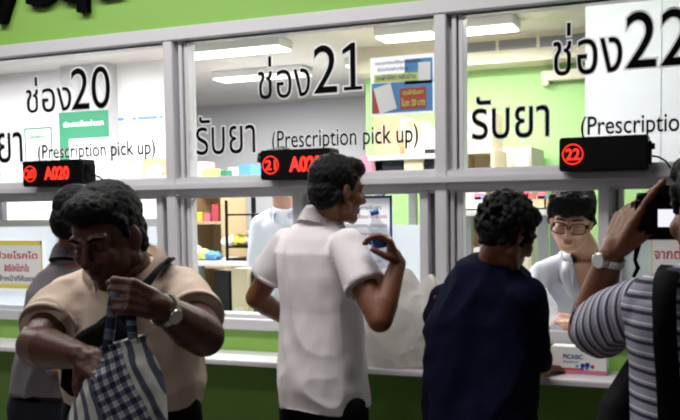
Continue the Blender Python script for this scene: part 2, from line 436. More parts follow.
# ceiling lamps
def ceil_lamp(pl, pr, py, label, hang=.0):
    zb = ZCE-.07-hang
    A = WZ(pl, py, zb); B = WZ(pr, py - (pr-pl)*.09, zb); c = (A+B)/2; half = abs(B.x-A.x)/2
    e = empty('ceiling_lamp', (c.x, c.y, ZCE)); tag(e, label, 'lamp', 'long fluorescent ceiling lamps inside the pharmacy')
    MB().box(c.x-half, c.x+half, c.y-.11, c.y+.11, zb+.012, ZCE, bev=.006).build('housing', M['alu'], e)
    MB().box(c.x-half+.01, c.x+half-.01, c.y-.10, c.y+.10, zb, zb+.012).build('diffuser', M['lamp'], e)
    L = bpy.data.lights.new('lamp_light', 'AREA'); L.shape = 'RECTANGLE'; L.size = 2*half; L.size_y = .2; L.energy = 20; L.color = (1, .98, .95)
    lo = bpy.data.objects.new('lamp_light', L); COL.objects.link(lo); lo.location = (c.x, c.y, zb-.01); lo.parent = e; lo.matrix_parent_inverse = e.matrix_world.inverted()
    return c
lc = [ceil_lamp(186, 286, 58, 'long fluorescent lamp at the upper left corner of window 21'),
      ceil_lamp(220, 306, 82, 'farther fluorescent lamp low behind the Thai word beside 21'),
      ceil_lamp(350, 374, 69, 'small bit of fluorescent lamp just right of the digits 21'),
      ceil_lamp(380, 437, 41, 'fluorescent lamp above the blue poster at the right of window 21'),
      ceil_lamp(455, 517, 34, 'fluorescent lamp in the upper left corner of window 22')]
print('lamps', lc)

# white banner panel hanging behind 22
yb = .45
a, b = W(585, 80, yb).x, W(760, 80, yb).x
e = empty('white_banner', ((a+b)/2, yb, zG)); tag(e, 'tall white roll panel hanging behind the digits 22', 'banner')
MB().box(a, b, yb, yb+.012, W(640, 180, yb).z, W(640, -12, yb).z, bev=.002).build('panel', M['banner'], e)
MB().box(W(661, 80, yb).x, W(661.8, 80, yb).x, yb-.003, yb, W(640, 176, yb).z, W(640, -12, yb).z).build('seam', M['gwall'], e)

def poster(name, px0, px1, py0, py1, y, m, label, cat='poster', th=.003, border=None, bm_=None):
    pm = (py0+py1)/2; pc = (px0+px1)/2
    x0, x1 = W(px0, pm, y).x, W(px1, pm, y).x; z0, z1 = W(pc, py1, y).z, W(pc, py0, y).z
    e = empty(name, ((x0+x1)/2, y, z0)); tag(e, label, cat)
    MB().box(x0, x1, y, y+th, z0, z1).build('sheet', m, e)
    if border:
        f = MB(); w = border
        f.box(x0, x1, y-.003, y, z1-w, z1).box(x0, x1, y-.003, y, z0, z0+w).box(x0, x0+w, y-.003, y, z0+w, z1-w).box(x1-w, x1, y-.003, y, z0+w, z1-w)
        f.build('border', bm_, e)
    return e, x0, x1, z0, z1
def patch(e, R, u0, u1, v0, v1, y, m, nm):
    x0, x1, z0, z1 = R
    return MB().box(x0+(x1-x0)*u0, x0+(x1-x0)*u1, y-.0012, y, z0+(z1-z0)*v0, z0+(z1-z0)*v1).build(nm, m, e)
# blue price poster taped inside window 21
y = .075
e, *R = poster('price_poster', 370.5, 434, 55.5, 114, y, M['banner'], 'blue and white price poster on the glass at right of window 21')
patch(e, R, .02, .98, .03, .55, y-.0005, M['blue'], 'blue_ground'); patch(e, R, .55, .98, .5, .93, y-.0005, M['blue'], 'blue_ground')
patch(e, R, .76, .95, .55, .86, y-.002, M['paper'], 'inset_picture')
patch(e, R, .06, .76, .56, .70, y-.002, M['lime'], 'lime_band'); patch(e, R, .03, .2, .03, .45, y-.002, M['rust'], 'rust_shape')
patch(e, R, .47, .88, .08, .44, y-.002, M['rust'], 'price_box')
bg = MB(); x0, x1, z0, z1 = R; w_, h_ = x1-x0, z1-z0
bg.obox(Vector((x0+w_*.24, y-.004, z0+h_*.28)), Vector((math.cos(.25), 0, math.sin(.25))), Vector((0, 1, 0)), Vector((-math.sin(.25), 0, math.cos(.25))), w_*.14, .001, h_*.23).build('pictured_bag', M['paper'], e)
text('ใบละ 20 บาท', x0+w_*.50, x0+w_*.86, z0+h_*.13, z0+h_*.26, y-.0035, M['lime'], e, 'lettering', .02)
text('ถุงผ้ารับยา', x0+w_*.52, x0+w_*.83, z0+h_*.30, z0+h_*.41, y-.0035, M['lime'], e, 'lettering', .01)
text('ถุงผ้าใส่ยา กลับบ้าน', x0+w_*.10, x0+w_*.72, z0+h_*.575, z0+h_*.69, y-.0035, M['navy'], e, 'lettering', .01)
text('รณรงค์ลดใช้ถุงพลาสติก', x0+w_*.08, x0+w_*.8, z0+h_*.85, z0+h_*.93, y-.0035, M['grey_print'], e, 'lettering', .01)
text('โปรดนำถุงผ้ามารับยา', x0+w_*.12, x0+w_*.6, z0+h_*.74, z0+h_*.82, y-.0035, M['grey_print'], e, 'lettering', .01)
# green posters behind 20
y = 2.275
e, *R = poster('notice_board', 59.5, 109, 111, 176, y, M['teal'], 'large green notice behind window 20 with a white sheet on it')
patch(e, R, .2, 1, 0, .58, y-.001, M['wwall'], 'white_sheet'); x0, x1, z0, z1 = R
text('ประกาศห้องจ่ายยา', x0+.1*(x1-x0), x0+.9*(x1-x0), z0+.77*(z1-z0), z0+.86*(z1-z0), y-.002, M['paper'], e, 'lettering', .02)
e, *R = poster('small_notice', 25, 52.5, 127.5, 172, 2.395, M['paper'], 'small white notice with a green border beside the large green one', border=.012, bm_=M['teal'])
patch(e, R, .3, .8, .1, .55, 2.392, M['gwall'], 'grey_print'); x0, x1, z0, z1 = R
text('แจ้งให้ทราบ', x0+.2*(x1-x0), x0+.8*(x1-x0), z0+.75*(z1-z0), z0+.85*(z1-z0), 2.392, M['teal'], e, 'lettering', .02)
# blue dashed strip on white wall
y = 2.39
e, *R = poster('wall_strip', 108, 163, 116.8, 119.6, y, M['wwall'], 'thin dotted blue strip across the white wall behind window 20', 'strip')
for u, v in ((.1, .14), (.22, .3), (.48, .52), (.58, .82), (.84, .9), (.97, 1.0)):
    patch(e, R, u-.03, v, .1, .9, y-.002, M['blue'], 'blue_mark')
# yellow signs on the lower glass
def ysign(px0, px1, py0, py1, label, lines):
    y = .036
    e, *R = poster('yellow_sign', px0, px1, py0, py1, y, M['paper'], label, 'sign')
    x0, x1, z0, z1 = R; h = z1-z0; w = x1-x0
    MB().box(x0, x1, y-.001, y, z1-h*.09, z1).box(x0, x1, y-.001, y, z0, z0+h*.09).box(x0, x0+w*.015, y-.001, y, z0, z1).box(x1-w*.015, x1, y-.001, y, z0, z1).build('yellow_border', M['yellow'], e)
    for body, u0, u1, v0, v1, mm in lines:
        text(body, x0+w*u0, x0+w*u1, z0+h*v0, z0+h*v1, y-.001, M[mm], e, 'lettering', .012)
ysign(-50, 42.5, 240.5, 288, 'yellow edged sign with red Thai lettering under window 20',
      [('สำหรับผู้ป่วยโรคไต', .14, .95, .58, .78, 'red_print'), ('สิทธิ์เบิกได้เท่านั้น', .60, .86, .36, .52, 'red_print'), ('โปรดติดต่อเจ้าหน้าที่ห้องยา', .2, .95, .16, .28, 'grey_print')])
ysign(651, 735, 234, 284, 'yellow edged sign with red Thai lettering beside the black camera',
      [('จากต่างสี', .04, .60, .50, .74, 'red_print'), ('โปรดติดต่อ', .08, .9, .18, .34, 'grey_print')])
# blue framed notice behind man in polo
y = .036
e, *R = poster('framed_notice', 338, 392.5, 196, 292, y, M['banner'], 'white notice with a blue border on the glass beside the bottle', border=.010, bm_=M['navy'])
x0, x1, z0, z1 = R; w = x1-x0; h = z1-z0
for j, (body, mm) in enumerate((('ขั้นตอนการรับยา', 'grey_print'), ('ยื่นใบสั่งยาที่ช่อง', 'red_print'), ('รอเรียกหมายเลข', 'grey_print'), ('ตรวจสอบชื่อและนามสกุล', 'red_print'), ('ก่อนรับยาทุกครั้ง', 'teal'), ('แจ้งประวัติแพ้ยา', 'grey_print'), ('ตรวจนับจำนวนยา', 'grey_print'), ('สอบถามเภสัชกร', 'grey_print'), ('ขอบคุณ', 'grey_print'))):
    v = .86 - j*.092
    text(body, x0+w*.1, x0+w*(.9 if j % 3 else .8), z0+h*v, z0+h*(v+.045), y-.001, M[mm], e, 'lettering', .01)

# ---- boxes, shelves and clutter
def carton(px0, px1, py0, py1, y, dep, m, label, tape=True, name='carton', group=None, z=None):
    pm = (py0+py1)/2; pc = (px0+px1)/2
    x0, x1 = W(px0, pm, y).x, W(px1, pm, y).x; z0, z1 = W(pc, py1, y).z, W(pc, py0, y).z
    if z is not None: z1 = z + (z1-z0); z0 = z
    e = empty(name, ((x0+x1)/2, y+dep/2, z0)); tag(e, label, 'box', group)
    MB().box(x0, x1, y, y+dep, z0, z1, bev=.003).build('body', m, e)
    if tape: MB().box((x0+x1)/2-.02, (x0+x1)/2+.02, y-.001, y+dep, z1-.0, z1+.001).box((x0+x1)/2-.02, (x0+x1)/2+.02, y-.001, y, z1-.06, z1).build('tape', M['wood'], e)
    return e, x0, x1, z0, z1
def shelf_unit(px0, px1, y, dep, zt, n, m, label, name='shelf_unit'):
    x0, x1 = W(px0, 160, y).x, W(px1, 160, y).x
    e = empty(name, ((x0+x1)/2, y+dep/2, 0)); tag(e, label, 'shelf')
    for q in (x0, x1-.02): MB().box(q, q+.02, y, y+dep, 0, zt).build('side_panel', m, e)
    MB().box(x0, x1, y+dep-.01, y+dep, 0, zt).build('back_panel', m, e)
    zs = []
    for j in range(n):
        z = .1+(zt-.12)*j/(n-1); zs.append(z+.02)
        MB().box(x0+.02, x1-.02, y, y+dep-.01, z, z+.02).build('shelf', m, e)
    return x0, x1, zs
# long work bench behind windows 21/20 (cartons stand on it)
def bench(px0, px1, y, dep, z, label, name='work_table', cat='table', tiers=()):
    x0, x1 = W(px0, 180, y).x, W(px1, 180, y).x
    e = empty(name, ((x0+x1)/2, y+dep/2, 0)); tag(e, label, cat)
    for q in tiers: MB().box(x0, x1, y, y+dep, q-.025, q, bev=.003).build('shelf', M['counter'], e)
    MB().box(x0, x1, y, y+dep, z-.03, z, bev=.003).build('tabletop', M['counter'], e)
    for a in (x0+.03, x1-.08):
        for b in (y+.03, y+dep-.08): MB().box(a, a+.05, b, b+.05, 0, z-.03).build('leg', M['steelgrey'], e)
    return x0, x1
zt = W(405, 158, 1.95).z; zt_lo = W(405, 180, 1.7).z
bench(368, 446, 1.6, .75, zt, 'tall white rack carrying cartons behind the right of window 21', 'storage_rack', 'rack', (zt_lo, 1.2, .6))
carton(374, 400, 115, 158, 1.98, .3, M['card'], 'tan carton on the white rack just under the blue poster', z=zt)
carton(403, 424, 120, 158, 2.12, .2, M['card'], 'brown carton half hidden behind the pale one under the poster', z=zt)
carton(405, 431, 129, 158, 1.9, .18, M['card_l'], 'pale carton at the right end of the white rack', z=zt)
carton(375, 402, 160, 180, 1.63, .3, M['dark'], 'dark blue case on the lower tier of the white rack', tape=False, name='storage_case', z=zt_lo)
carton(404, 423, 154, 180, 1.62, .2, M['card_l'], 'upright beige box between two dark cases on the white rack', tape=False, z=zt_lo)
carton(424.5, 445, 150, 180, 1.64, .25, M['dark'], 'black case against the mullion between windows 21 and 22', tape=False, name='storage_case', z=zt_lo)
# window 20 background: cartons on ledge table
zt = W(140, 176, 1.5).z
bench(-40, 166, 1.5, .4, zt, 'tall white rack with bags and cartons behind the bottom of window 20', 'storage_rack', 'rack', (1.2, .6))
carton(143, 172, 158, 176, 1.6, .3, M['card'], 'brown carton low behind window 20 beside the mullion', z=zt)
carton(120, 141, 156, 176, 1.7, .25, M['card_l'], 'open pale carton behind the closing bracket in window 20', z=zt)
# crumpled white bags there
def crumple(name, c, r, m, label, cat='bag', seed=1, parent=None, amp=.25):
    mb = MB(); mb.ell(c, (Vector((1, 0, 0)), Vector((0, 1, 0)), Vector((0, 0, 1))), r, 40)
    def post(me):
        for v in me.vertices:
            q = (v.co-c)/max(r); n = noise.noise_vector(q*2.2+Vector((seed, 0, 0)))
            w = (1-abs(noise.noise(q*3.5+Vector((seed, 3, 0))))*2)
            v.co += n*max(r)*amp + (v.co-c)*w*amp*.6
            if v.co.z < c.z-r[2]*.92: v.co.z = c.z-r[2]*.92
    o = skin(mb, name, m, None, .006 if max(r) > .08 else .004, 1, post=post)
    if label: tag(o, label, cat)
    return o
c = W(125, 170, 1.62); crumple('plastic_bag', Vector((c.x, 1.62, zt+.045)), (.07, .05, .05), M['paper'], 'crumpled white bag in front of the cartons behind window 20', seed=3)
c = W(153, 171, 1.55); crumple('plastic_bag', Vector((c.x, 1.57, zt+.03)), (.05, .04, .033), M['paper'], 'small white bag lying before the brown carton in window 20', seed=5)
c = W(8, 172, 1.62); crumple('plastic_bag', Vector((c.x, 1.60, zt+.06)), (.12, .06, .065), mat('pale_blue_film', (190, 205, 235), .5), 'pale blue bundle behind window 20 left of the display', seed=8)
c = W(218, 170, 1.6)
# window 21 bottom clutter: low table with papers and boxes
zt2 = W(300, 176, 2.75).z
bench(193, 366, 2.75, .6, zt2, 'long tall white rack across the bottom of window 21', 'storage_rack', 'rack', (1.3, .7))
clut = [(193, 202, 158, 'card'), (204, 215, 166, 'paper'), (228, 236, 164, 'paper'), (238, 250, 162, 'blue'), (332, 345, 160, 'paper'), (347, 360, 163, 'card_l'), (361, 372, 158, 'pink'), (219, 226, 167, 'teal')]
nm = ['brown carton', 'low white box', 'white box', 'small blue box', 'white box', 'pale cardboard box', 'pink box', 'small green box']
wh = ['at the left edge of window 21', 'next to the brown carton in window 21', 'left of the round hair behind display 21', 'against the display of window 21', 'just right of display 21', 'further right of display 21', 'left of the dark chair in window 21', 'behind the low white box in window 21']
for j, (a, b, t, mm) in enumerate(clut):
    carton(a, b, t, 176, 2.8+.1*(j % 3), .2, M[mm], nm[j]+' '+wh[j], tape=False, name='medicine_box', group='boxes along the back table of window 21', z=zt2)

# ---- lower bay behind window 21: shelf, table, poles, monitor, folders
x0, x1, zs = shelf_unit(185, 222, 2.2, .35, 1.72, 6, M['wood'], 'tan wooden shelf with small goods seen through lower window 21')
k = 0
cols = ['paper', 'yellow', 'teal', 'card_l', 'pink', 'blue', 'lime', 'redpl']
kn = {'paper': 'white', 'yellow': 'yellow', 'teal': 'green', 'card_l': 'cream', 'pink': 'pink', 'blue': 'blue', 'lime': 'lime', 'redpl': 'red'}
lev = ['on the lowest seen shelf', 'on the second shelf', 'on the middle shelf', 'on the upper shelf']
for si, z in enumerate(zs[2:]):
    xx = x0+.03; n_ = 0
    while xx < x1-.1:
        w = random.uniform(.05, .09); hh = random.uniform(.05, .13); cm = cols[(k*3+si) % 8]
        o = MB().box(xx, xx+w, 2.25, 2.25+.1, z, z+hh, bev=.004).build('medicine_pack', M[cm])
        tag(o, f'{kn[cm]} pack {lev[si]} of the tan unit, {["left end","second from its left side","third from its left side","fourth from its left side","fifth from its left side","sixth from its left side"][min(n_,5)]}', 'pack', 'small packs on the tan shelf unit')
        xx += w+.012; k += 1; n_ += 1
# low table with heaps
zt3 = W(240, 262, 1.6).z
bench(186, 300, 1.6, .6, zt3, 'low dark fronted table behind the monitor in lower window 21')
hp = [(204, 240, (.10, .06, .035), 'lime', 'lime green bundle'), (226, 226, (.09, .06, .03), 'paper', 'white bundle'), (240, 232, (.10, .06, .035), 'yellow', 'yellow bundle'), (248, 240, (.10, .06, .03), 'paper', 'flat white bundle'), (206, 257, (.08, .05, .03), 'card_l', 'cream bundle')]
zsh = W(240, 246, 1.75).z
xa_, xb_ = W(224, 246, 1.7).x, W(300, 246, 1.7).x
e = empty('wire_rack', ((xa_+xb_)/2, 1.9, zt3)); tag(e, 'black two tier rack with bundles in lower window 21', 'rack')
for z in (zt3+.004, zsh-.012, zsh+.2): MB().box(xa_, xb_, 1.72, 2.1, z, z+.012).build('shelf', M['black'], e)
for q in (xa_, xb_-.015):
    for q2 in (1.72, 2.085): MB().box(q, q+.015, q2, q2+.015, zt3, min(zsh+.3, 1.55)).build('upright', M['black'], e)
for j, (px, py, r, mm, nm_) in enumerate([(231, 238, (.06, .06, .03), 'paper', 'white bundle'), (241, 238, (.07, .06, .032), 'yellow', 'yellow bundle'), (252, 238, (.06, .06, .03), 'card_l', 'cream bundle')]):
    c = W(px, py, 1.85); crumple('cloth_bundle', Vector((c.x, 1.85, zsh+r[2]*.95)), r, M[mm], nm_+' on the black rack in lower window 21', 'bundle', seed=j+11)
for j, (px, r, mm, nm_) in enumerate([(203, (.075, .06, .035), 'lime', 'lime green bundle'), (213, (.05, .06, .03), 'blue', 'pale blue bundle'), (196, (.045, .05, .05), 'paper', 'upright white bundle')]):
    c = W(px, 255, 1.75); crumple('cloth_bundle', Vector((c.x, 1.75, zt3+r[2]*.95)), r, M[mm], nm_+' on the low table in lower window 21', 'bundle', seed=j+21)
for px, l_ in ((222, 'thin black pole by the tan shelf in lower window 21'), (254, 'thin black pole by the standing white coated person')):
    c = W(px, 230, 2.6); o = MB().cone(Vector((c.x, 2.6, 0)), Vector((c.x, 2.6, 1.66)), .018, .018, 10).build('partition_pole', M['black']); tag(o, l_, 'pole')
# monitor seen from behind/side
cM = W(231, 300, .27)
e = empty('computer_monitor', (cM.x, .27, zS1)); tag(e, 'black monitor standing behind the glass left of the man in white polo', 'monitor')
xL_, xR_ = W(217, 290, .27).x, W(233, 290, .27).x
zb_, zt_ = W(225, 318, .27).z, W(225, 270, .27).z
AX = Vector((math.cos(-.45), math.sin(-.45), 0)); AY = Vector((-AX.y, AX.x, 0))
MB().obox(Vector(((xL_+xR_)/2, .27, (zb_+zt_)/2)), AX, AY, Vector((0, 0, 1)), .068, .018, (zt_-zb_)/2, .006).build('screen_housing', M['black'], e)
MB().obox(Vector(((xL_+xR_)/2, .27, .88)), AX, AY, Vector((0, 0, 1)), .02, .015, .08).build('stand', M['black'], e)
zd = .80
MB().box(W(150, 330, .1).x, W(660, 330, .1).x, .125, .36, zd-.03, zd).build('inner_desk', M['counter'])
dk = bpy.data.objects['inner_desk']; tag(dk, 'long white desk inside, right behind the service windows', 'desk')
for q in (W(155, 330, .1).x, W(330, 330, .1).x, W(520, 330, .1).x, W(650, 330, .1).x): MB().box(q, q+.04, .15, .34, 0, zd-.03).build('leg', M['steelgrey'], dk)
MB().obox(Vector(((xL_+xR_)/2, .27, .806)), AX, AY, Vector((0, 0, 1)), .08, .07, .006, .002).build('base', M['black'], e)
def folder(px, y, pt, ang, m, label, hw=.045, th=.06):
    c = W(px, 290, y); zt_ = W(px, pt, y).z
    AX = Vector((math.cos(ang), math.sin(ang), 0)); AY = Vector((-AX.y, AX.x, 0))
    e = empty('file_folder', (c.x, y, zd)); tag(e, label, 'folder')
    MB().obox(Vector((c.x, y, (zd+zt_)/2)), AX, AY, Vector((.0, 0, 1)), hw, th/2, (zt_-zd)/2, .003).build('cover', m, e)
    MB().obox(Vector((c.x, y, (zd+zt_)/2)) - AY*(th/2+.001), AX, AY, Vector((0, 0, 1)), hw*.6, .001, .02).build('spine_label', M['paper'], e)
folder(243, .25, 268, -.1, M['card_l'], 'tall beige file box standing right of the black monitor')
folder(253, .28, 271, -.1, M['dark'], 'dark file box right of the beige one', hw=.035)
folder(262, .29, 275, -.1, M['dark'], 'dark file box partly hidden by the polo man arm', hw=.03)

# ---- behind window 22: cupboard, pink things, white shelf
x0, x1, zs = shelf_unit(457, 494, 1.9, .35, W(475, 150, 1.9).z, 6, M['card_l'], 'cream shelf of packets at the left of window 22', 'packet_shelf')
xx = x0+.03; k = 0
for si, z in enumerate(zs[1:-1]):
    xx = x0+.025; n_ = 0
    while xx < x1-.08:
        w = random.uniform(.04, .075); hh = random.uniform(.08, .16); cm = ['paper', 'pink', 'paper', 'card_l', 'paper'][(k+si) % 5]
        o = MB().box(xx, xx+w, 1.93, 2.03, z, z+hh, bev=.004).build('packet', M[cm])
        tag(o, f'{kn[cm]} packet on {["the bottom","the second","the third","the top"][min(si,3)]} tier of the cream shelf, {["leftmost","second from the left","third from the left","fourth from the left","fifth from the left","last"][min(n_,5)]}', 'packet', 'packets on the cream shelf')
        xx += w+.008; k += 1; n_ += 1
zt = zs[-1]
carton(460, 492, 112, 150, 1.92, .3, M['card_l'], 'big cream carton on top of the shelf in window 22', z=zt+.001)
# beige cupboard next to shelf
a, b = W(494, 150, 2.3).x, W(530, 150, 2.3).x
e = empty('cupboard', ((a+b)/2, 2.5, 0)); tag(e, 'beige metal cupboard against the lime wall in window 22', 'cupboard')
MB().box(a, b, 2.34, 2.8, 0, W(510, 147, 2.3).z, bev=.003).build('body', M['beige'], e)
hz = W(510, 147, 2.3).z
for u in (0, 1):
    d_ = MB().box(a+.01+(b-a)/2*u, a+(b-a)/2*(u+1)-.01, 2.325, 2.339, .1, hz-.03, bev=.002).build('door', M['beige'], e)
    MB().box((a+b)/2-.03+u*.05, (a+b)/2-.02+u*.05, 2.31, 2.325, 1.0, 1.12).build('handle', M['steelgrey'], d_)
# low table with pink trays
zt4 = W(510, 210, 1.3).z
bench(455, 552, 1.3, .5, zt4, 'table with pink and red trays behind the pharmacist')
for j, (pa, pb_, pt, mm, l_) in enumerate([(464, 484, 200, 'paper', 'white tray'), (486, 505, 196, 'pink', 'pink tray'), (507, 528, 194, 'redpl', 'red tray'), (530, 546, 199, 'wood', 'wooden tray')]):
    a, b = W(pa, 205, 1.35).x, W(pb_, 205, 1.35).x; zt_ = W(pa, pt, 1.35).z
    t_ = MB(); t_.box(a, b, 1.35, 1.7, zt4, zt4+.01).box(a, b, 1.35, 1.36, zt4, zt_).box(a, b, 1.69, 1.7, zt4, zt_).box(a, a+.01, 1.35, 1.7, zt4, zt_).box(b-.01, b, 1.35, 1.7, zt4, zt_)
    o = t_.build('tray', M[mm]); tag(o, l_+' on the table behind the navy and white clad people', 'tray', 'trays on the back table of window 22')
    for i in range(3):
        xq = a+.02+(b-a-.08)*i/2
        o = MB().box(xq, xq+.045, 1.42, 1.5, zt4+.011, zt_+.02+.015*(i % 2), bev=.004).build('medicine_pack', M[['paper', 'pink', 'blue'][(i+j) % 3]])
        tag(o, f'{["white","pink","blue"][(i+j)%3]} pack {["at the left","in the middle","at the right"][i]} of the {l_}', 'pack', 'packs in the back trays')

# pale blue window shade behind lower 20
MB().box(W(-60, 215, 1.0).x, W(178, 215, 1.0).x, 1.0, 1.02, zd, W(100, 219, 1.0).z).build('partition_screen', M['gwall'])
tag(bpy.data.objects['partition_screen'], 'pale grey desk partition behind lower window 20', 'partition')
# ------------------------------------------------------------------ people
UP = Vector((0, 0, 1))
def basis(heading, pitch=0, roll=0):
    F = heading.normalized(); R = F.cross(UP).normalized(); U = R.cross(F)
    q = Matrix.Rotation(math.radians(-pitch), 3, R)      # pitch > 0 looks down
    F = q @ F; U = q @ U
    q = Matrix.Rotation(math.radians(roll), 3, F); R = q @ R; U = q @ U
    return (R, F, U)
def bloc(c, B, r, f, u): return c + B[0]*r + B[1]*f + B[2]*u
def head(mb, c, B, s=1.0, neck=None, nr=.056, jaw=1.0):
    L = lambda r, f, u: bloc(c, B, r*s, f*s, u*s)
    mb.ell(L(0, -.012, .030), B, (.073*s, .092*s, .086*s), 28)
    mb.ell(L(0, .028, -.035), B, (.057*s*jaw, .058*s, .074*s), 24)
    mb.sph(L(0, .066, -.094), .021*s); mb.sph(L(.016, .062, -.092), .018*s); mb.sph(L(-.016, .062, -.092), .018*s)
    for k in (-1, 1):
        mb.sph(L(.046*k*jaw, .006, -.058), .026*s); mb.cap(L(.046*k*jaw, .006, -.06), L(.02*k, .055, -.092), .02*s, .018*s)
        mb.sph(L(.035*k, .060, -.024), .026*s)
        mb.sph(L(.0125*k, .095, -.031), .0095*s)
        mb.cap(L(.014*k, .079, .026), L(.046*k, .066, .026), .011*s, .010*s)
        mb.ell(L(.075*k, -.008, -.006), (B[0], (B[1]*.94+B[0]*.3*-k).normalized(), B[2]), (.009*s, .019*s, .031*s), 14)
        mb.sph(L(.074*k, -.004, -.034), .008*s, 10)
        mb.sph(L(.031*k, .066, .006), .015*s)
    mb.cap(L(0, .082, .018), L(0, .106, -.024), .009*s, .0125*s)
    mb.cap(L(-.017, .081, -.056), L(.017, .081, -.056), .0070*s, .0070*s, 10); mb.cap(L(-.015, .081, -.069), L(.015, .081, -.069), .008*s, .008*s, 10)
    if neck is not None: mb.cap(L(0, -.022, -.035), neck, nr*s, nr*1.12)
def face_parts(root, c, B, s=1.0, closed=False, lip='lipd'):
    L = lambda r, f, u: bloc(c, B, r*s, f*s, u*s)
    for k in (-1, 1):
        if not closed: MB().ell(L(.031*k, .0745, .006), B, (.0145*s, .0080*s, .0065*s), 14).build('eye', M['eye'], root, True)
        MB().ell(L(.031*k, .0785, .004), B, ((.013 if closed else .006)*s, .0042*s, (.0014 if closed else .0056)*s), 12).build('iris', M['iris'], root, True)
        MB().tube([L(.013*k, .0890, .028), L(.03*k, .0855, .033), L(.05*k, .0735, .028)], [.0026*s, .0034*s, .002*s], 8).build('eyebrow', M['brow'], root, True)
    MB().ell(L(0, .0885, -.0565), B, (.018*s, .0032*s, .0034*s), 14).ell(L(0, .0885, -.0660), B, (.0145*s, .0036*s, .0042*s), 14).build('lips', M[lip], root, True)
def tuft(rad, amp, sc, seed):
    o = Vector((seed, seed*2.3, 0))
    return lambda p: amp*noise.noise(p*sc+o) + amp*.6*noise.noise(Vector((p.x*sc*3, p.y*sc*3, p.z*sc))+o)
def hair_cap(root, c, B, s=1.0, seed=0, style='short', fringe=0):
    L = lambda r, f, u: bloc(c, B, r*s, f*s, u*s)
    mb = MB()
    mb.ell(L(0, -.028, .048), B, (.083*s, .096*s, .084*s), 28)
    mb.ell(L(0, -.055, -.005), B, (.072*s, .062*s, .072*s), 24)
    mb.ell(L(0, .032, .088), B, (.066*s, .058*s, .040*s), 24)
    for k in (-1, 1):
        mb.cap(L(.072*k, .018, .05), L(.073*k, .014, .008), .013*s, .008*s, 12)
        mb.cap(L(.066*k, -.035, -.02), L(.055*k, -.055, -.055), .02*s, .014*s, 12)
    if fringe:
        for i in range(9):
            u = (i-4)/4
            mb.cap(L(u*.056, .062+.012*(1-u*u), .095), L(u*.062+.004, .078+.016*(1-u*u), .095-.055*fringe*(1-.25*abs(u-.1))), .020*s, .010*s, 10)
    if style == 'curly':
        rnd = random.Random(seed)
        for i in range(330):
            a = rnd.uniform(0, 2*PI); v = rnd.uniform(-.75, 1)
            q = math.sqrt(1-v*v); r_ = (.092*math.cos(a)*q, -.03+.105*math.sin(a)*q, .035+.098*v)
            if r_[1] > .045 and r_[2] < .075: continue
            mb.sph(L(*r_), rnd.uniform(.009, .015)*s, 8)
    return skin(mb, 'hair', M['hair'], root, .0045, 1 if style == 'curly' else 2, fold=tuft(s, (.004 if style == 'curly' else .0035)*s, 70, seed))
def arm(mb, S, E, Wr, ru=.050, re=.040, rw=.027):
    mb.cap(S, E, ru, re); m_ = E.lerp(Wr, .3); mb.cap(E, m_, re, re*1.02); mb.cap(m_, Wr, re*1.0, rw)
def hand(mb, Wr, d, n, side, s=1.0, curl=(30, 40, 25), thumb=(.35, .75, .35), tc=.4, spread=.06, curls=None):
    """d towards the knuckles, n where the palm looks, side where the thumb is"""
    d = d.normalized(); n = (n-d*n.dot(d)).normalized(); sd = (side-d*side.dot(d)-n*side.dot(n)).normalized()
    L = lambda a, b, c_: Wr + d*a*s + sd*b*s + n*c_*s
    mb.cap(L(-.01, 0, 0), L(.025, 0, 0), .025*s, .024*s)
    for b in (-.027, -.009, .009, .027):
        mb.cap(L(.018, b*.7, 0), L(.085, b*1.05, 0), .0155*s, .0125*s, 12)
    mb.ell(L(.045, .018, .008), (d, sd, n), (.035*s, .020*s, .014*s), 14)
    lens = (.030, .036, .040, .037)
    for i, b in enumerate((-.029, -.0100, .0100, .029)):
        cu = curls[i] if curls else curl
        p = L(.084, b*1.02, 0); ang = 0; r0 = .0098*s if i else .0088*s
        dirb = (d + sd*(spread*b/.029)).normalized()
        for j in range(3):
            ang += math.radians(cu[j]); q = p + (dirb*math.cos(ang) + n*math.sin(ang))*lens[i]*(1.08, .72, .58)[j]*s*1.05
            r1 = r0*.93; mb.cap(p, q, r0, r1, 10); p = q; r0 = r1
    v = (d*thumb[0]+sd*thumb[1]+n*thumb[2]).normalized(); p = L(.022, .022, .006); q = p+v*.042*s
    mb.cap(p, q, .0165*s, .0125*s, 12); v = (v*(1-tc)+(d*.8+n*.5-sd*.25)*tc).normalized(); p = q; q = p+v*.030*s; mb.cap(p, q, .0122*s, .0108*s, 12)
    v = (v*(1-tc)+(d*.7+n*.7-sd*.3)*tc).normalized(); mb.cap(q, q+v*.024*s, .0108*s, .009*s, 12)
def legs(mb, hip, R, F, foot_z=0, gap=.095, r=(.085, .06, .045), lean=0, out=.02):
    for k in (-1, 1):
        h = hip + R*gap*k; kn = Vector((h.x, h.y, hip.z*.54)) + R*out*k*.5 + F*.02; an = Vector((h.x, h.y, .085)) + R*out*k - F*.01
        mb.cap(h, kn, r[0], r[1]); mb.cap(kn, an, r[1], r[2])
        mb.cap(an, an-UP*.04+F*.02, r[2]*.9, .036)
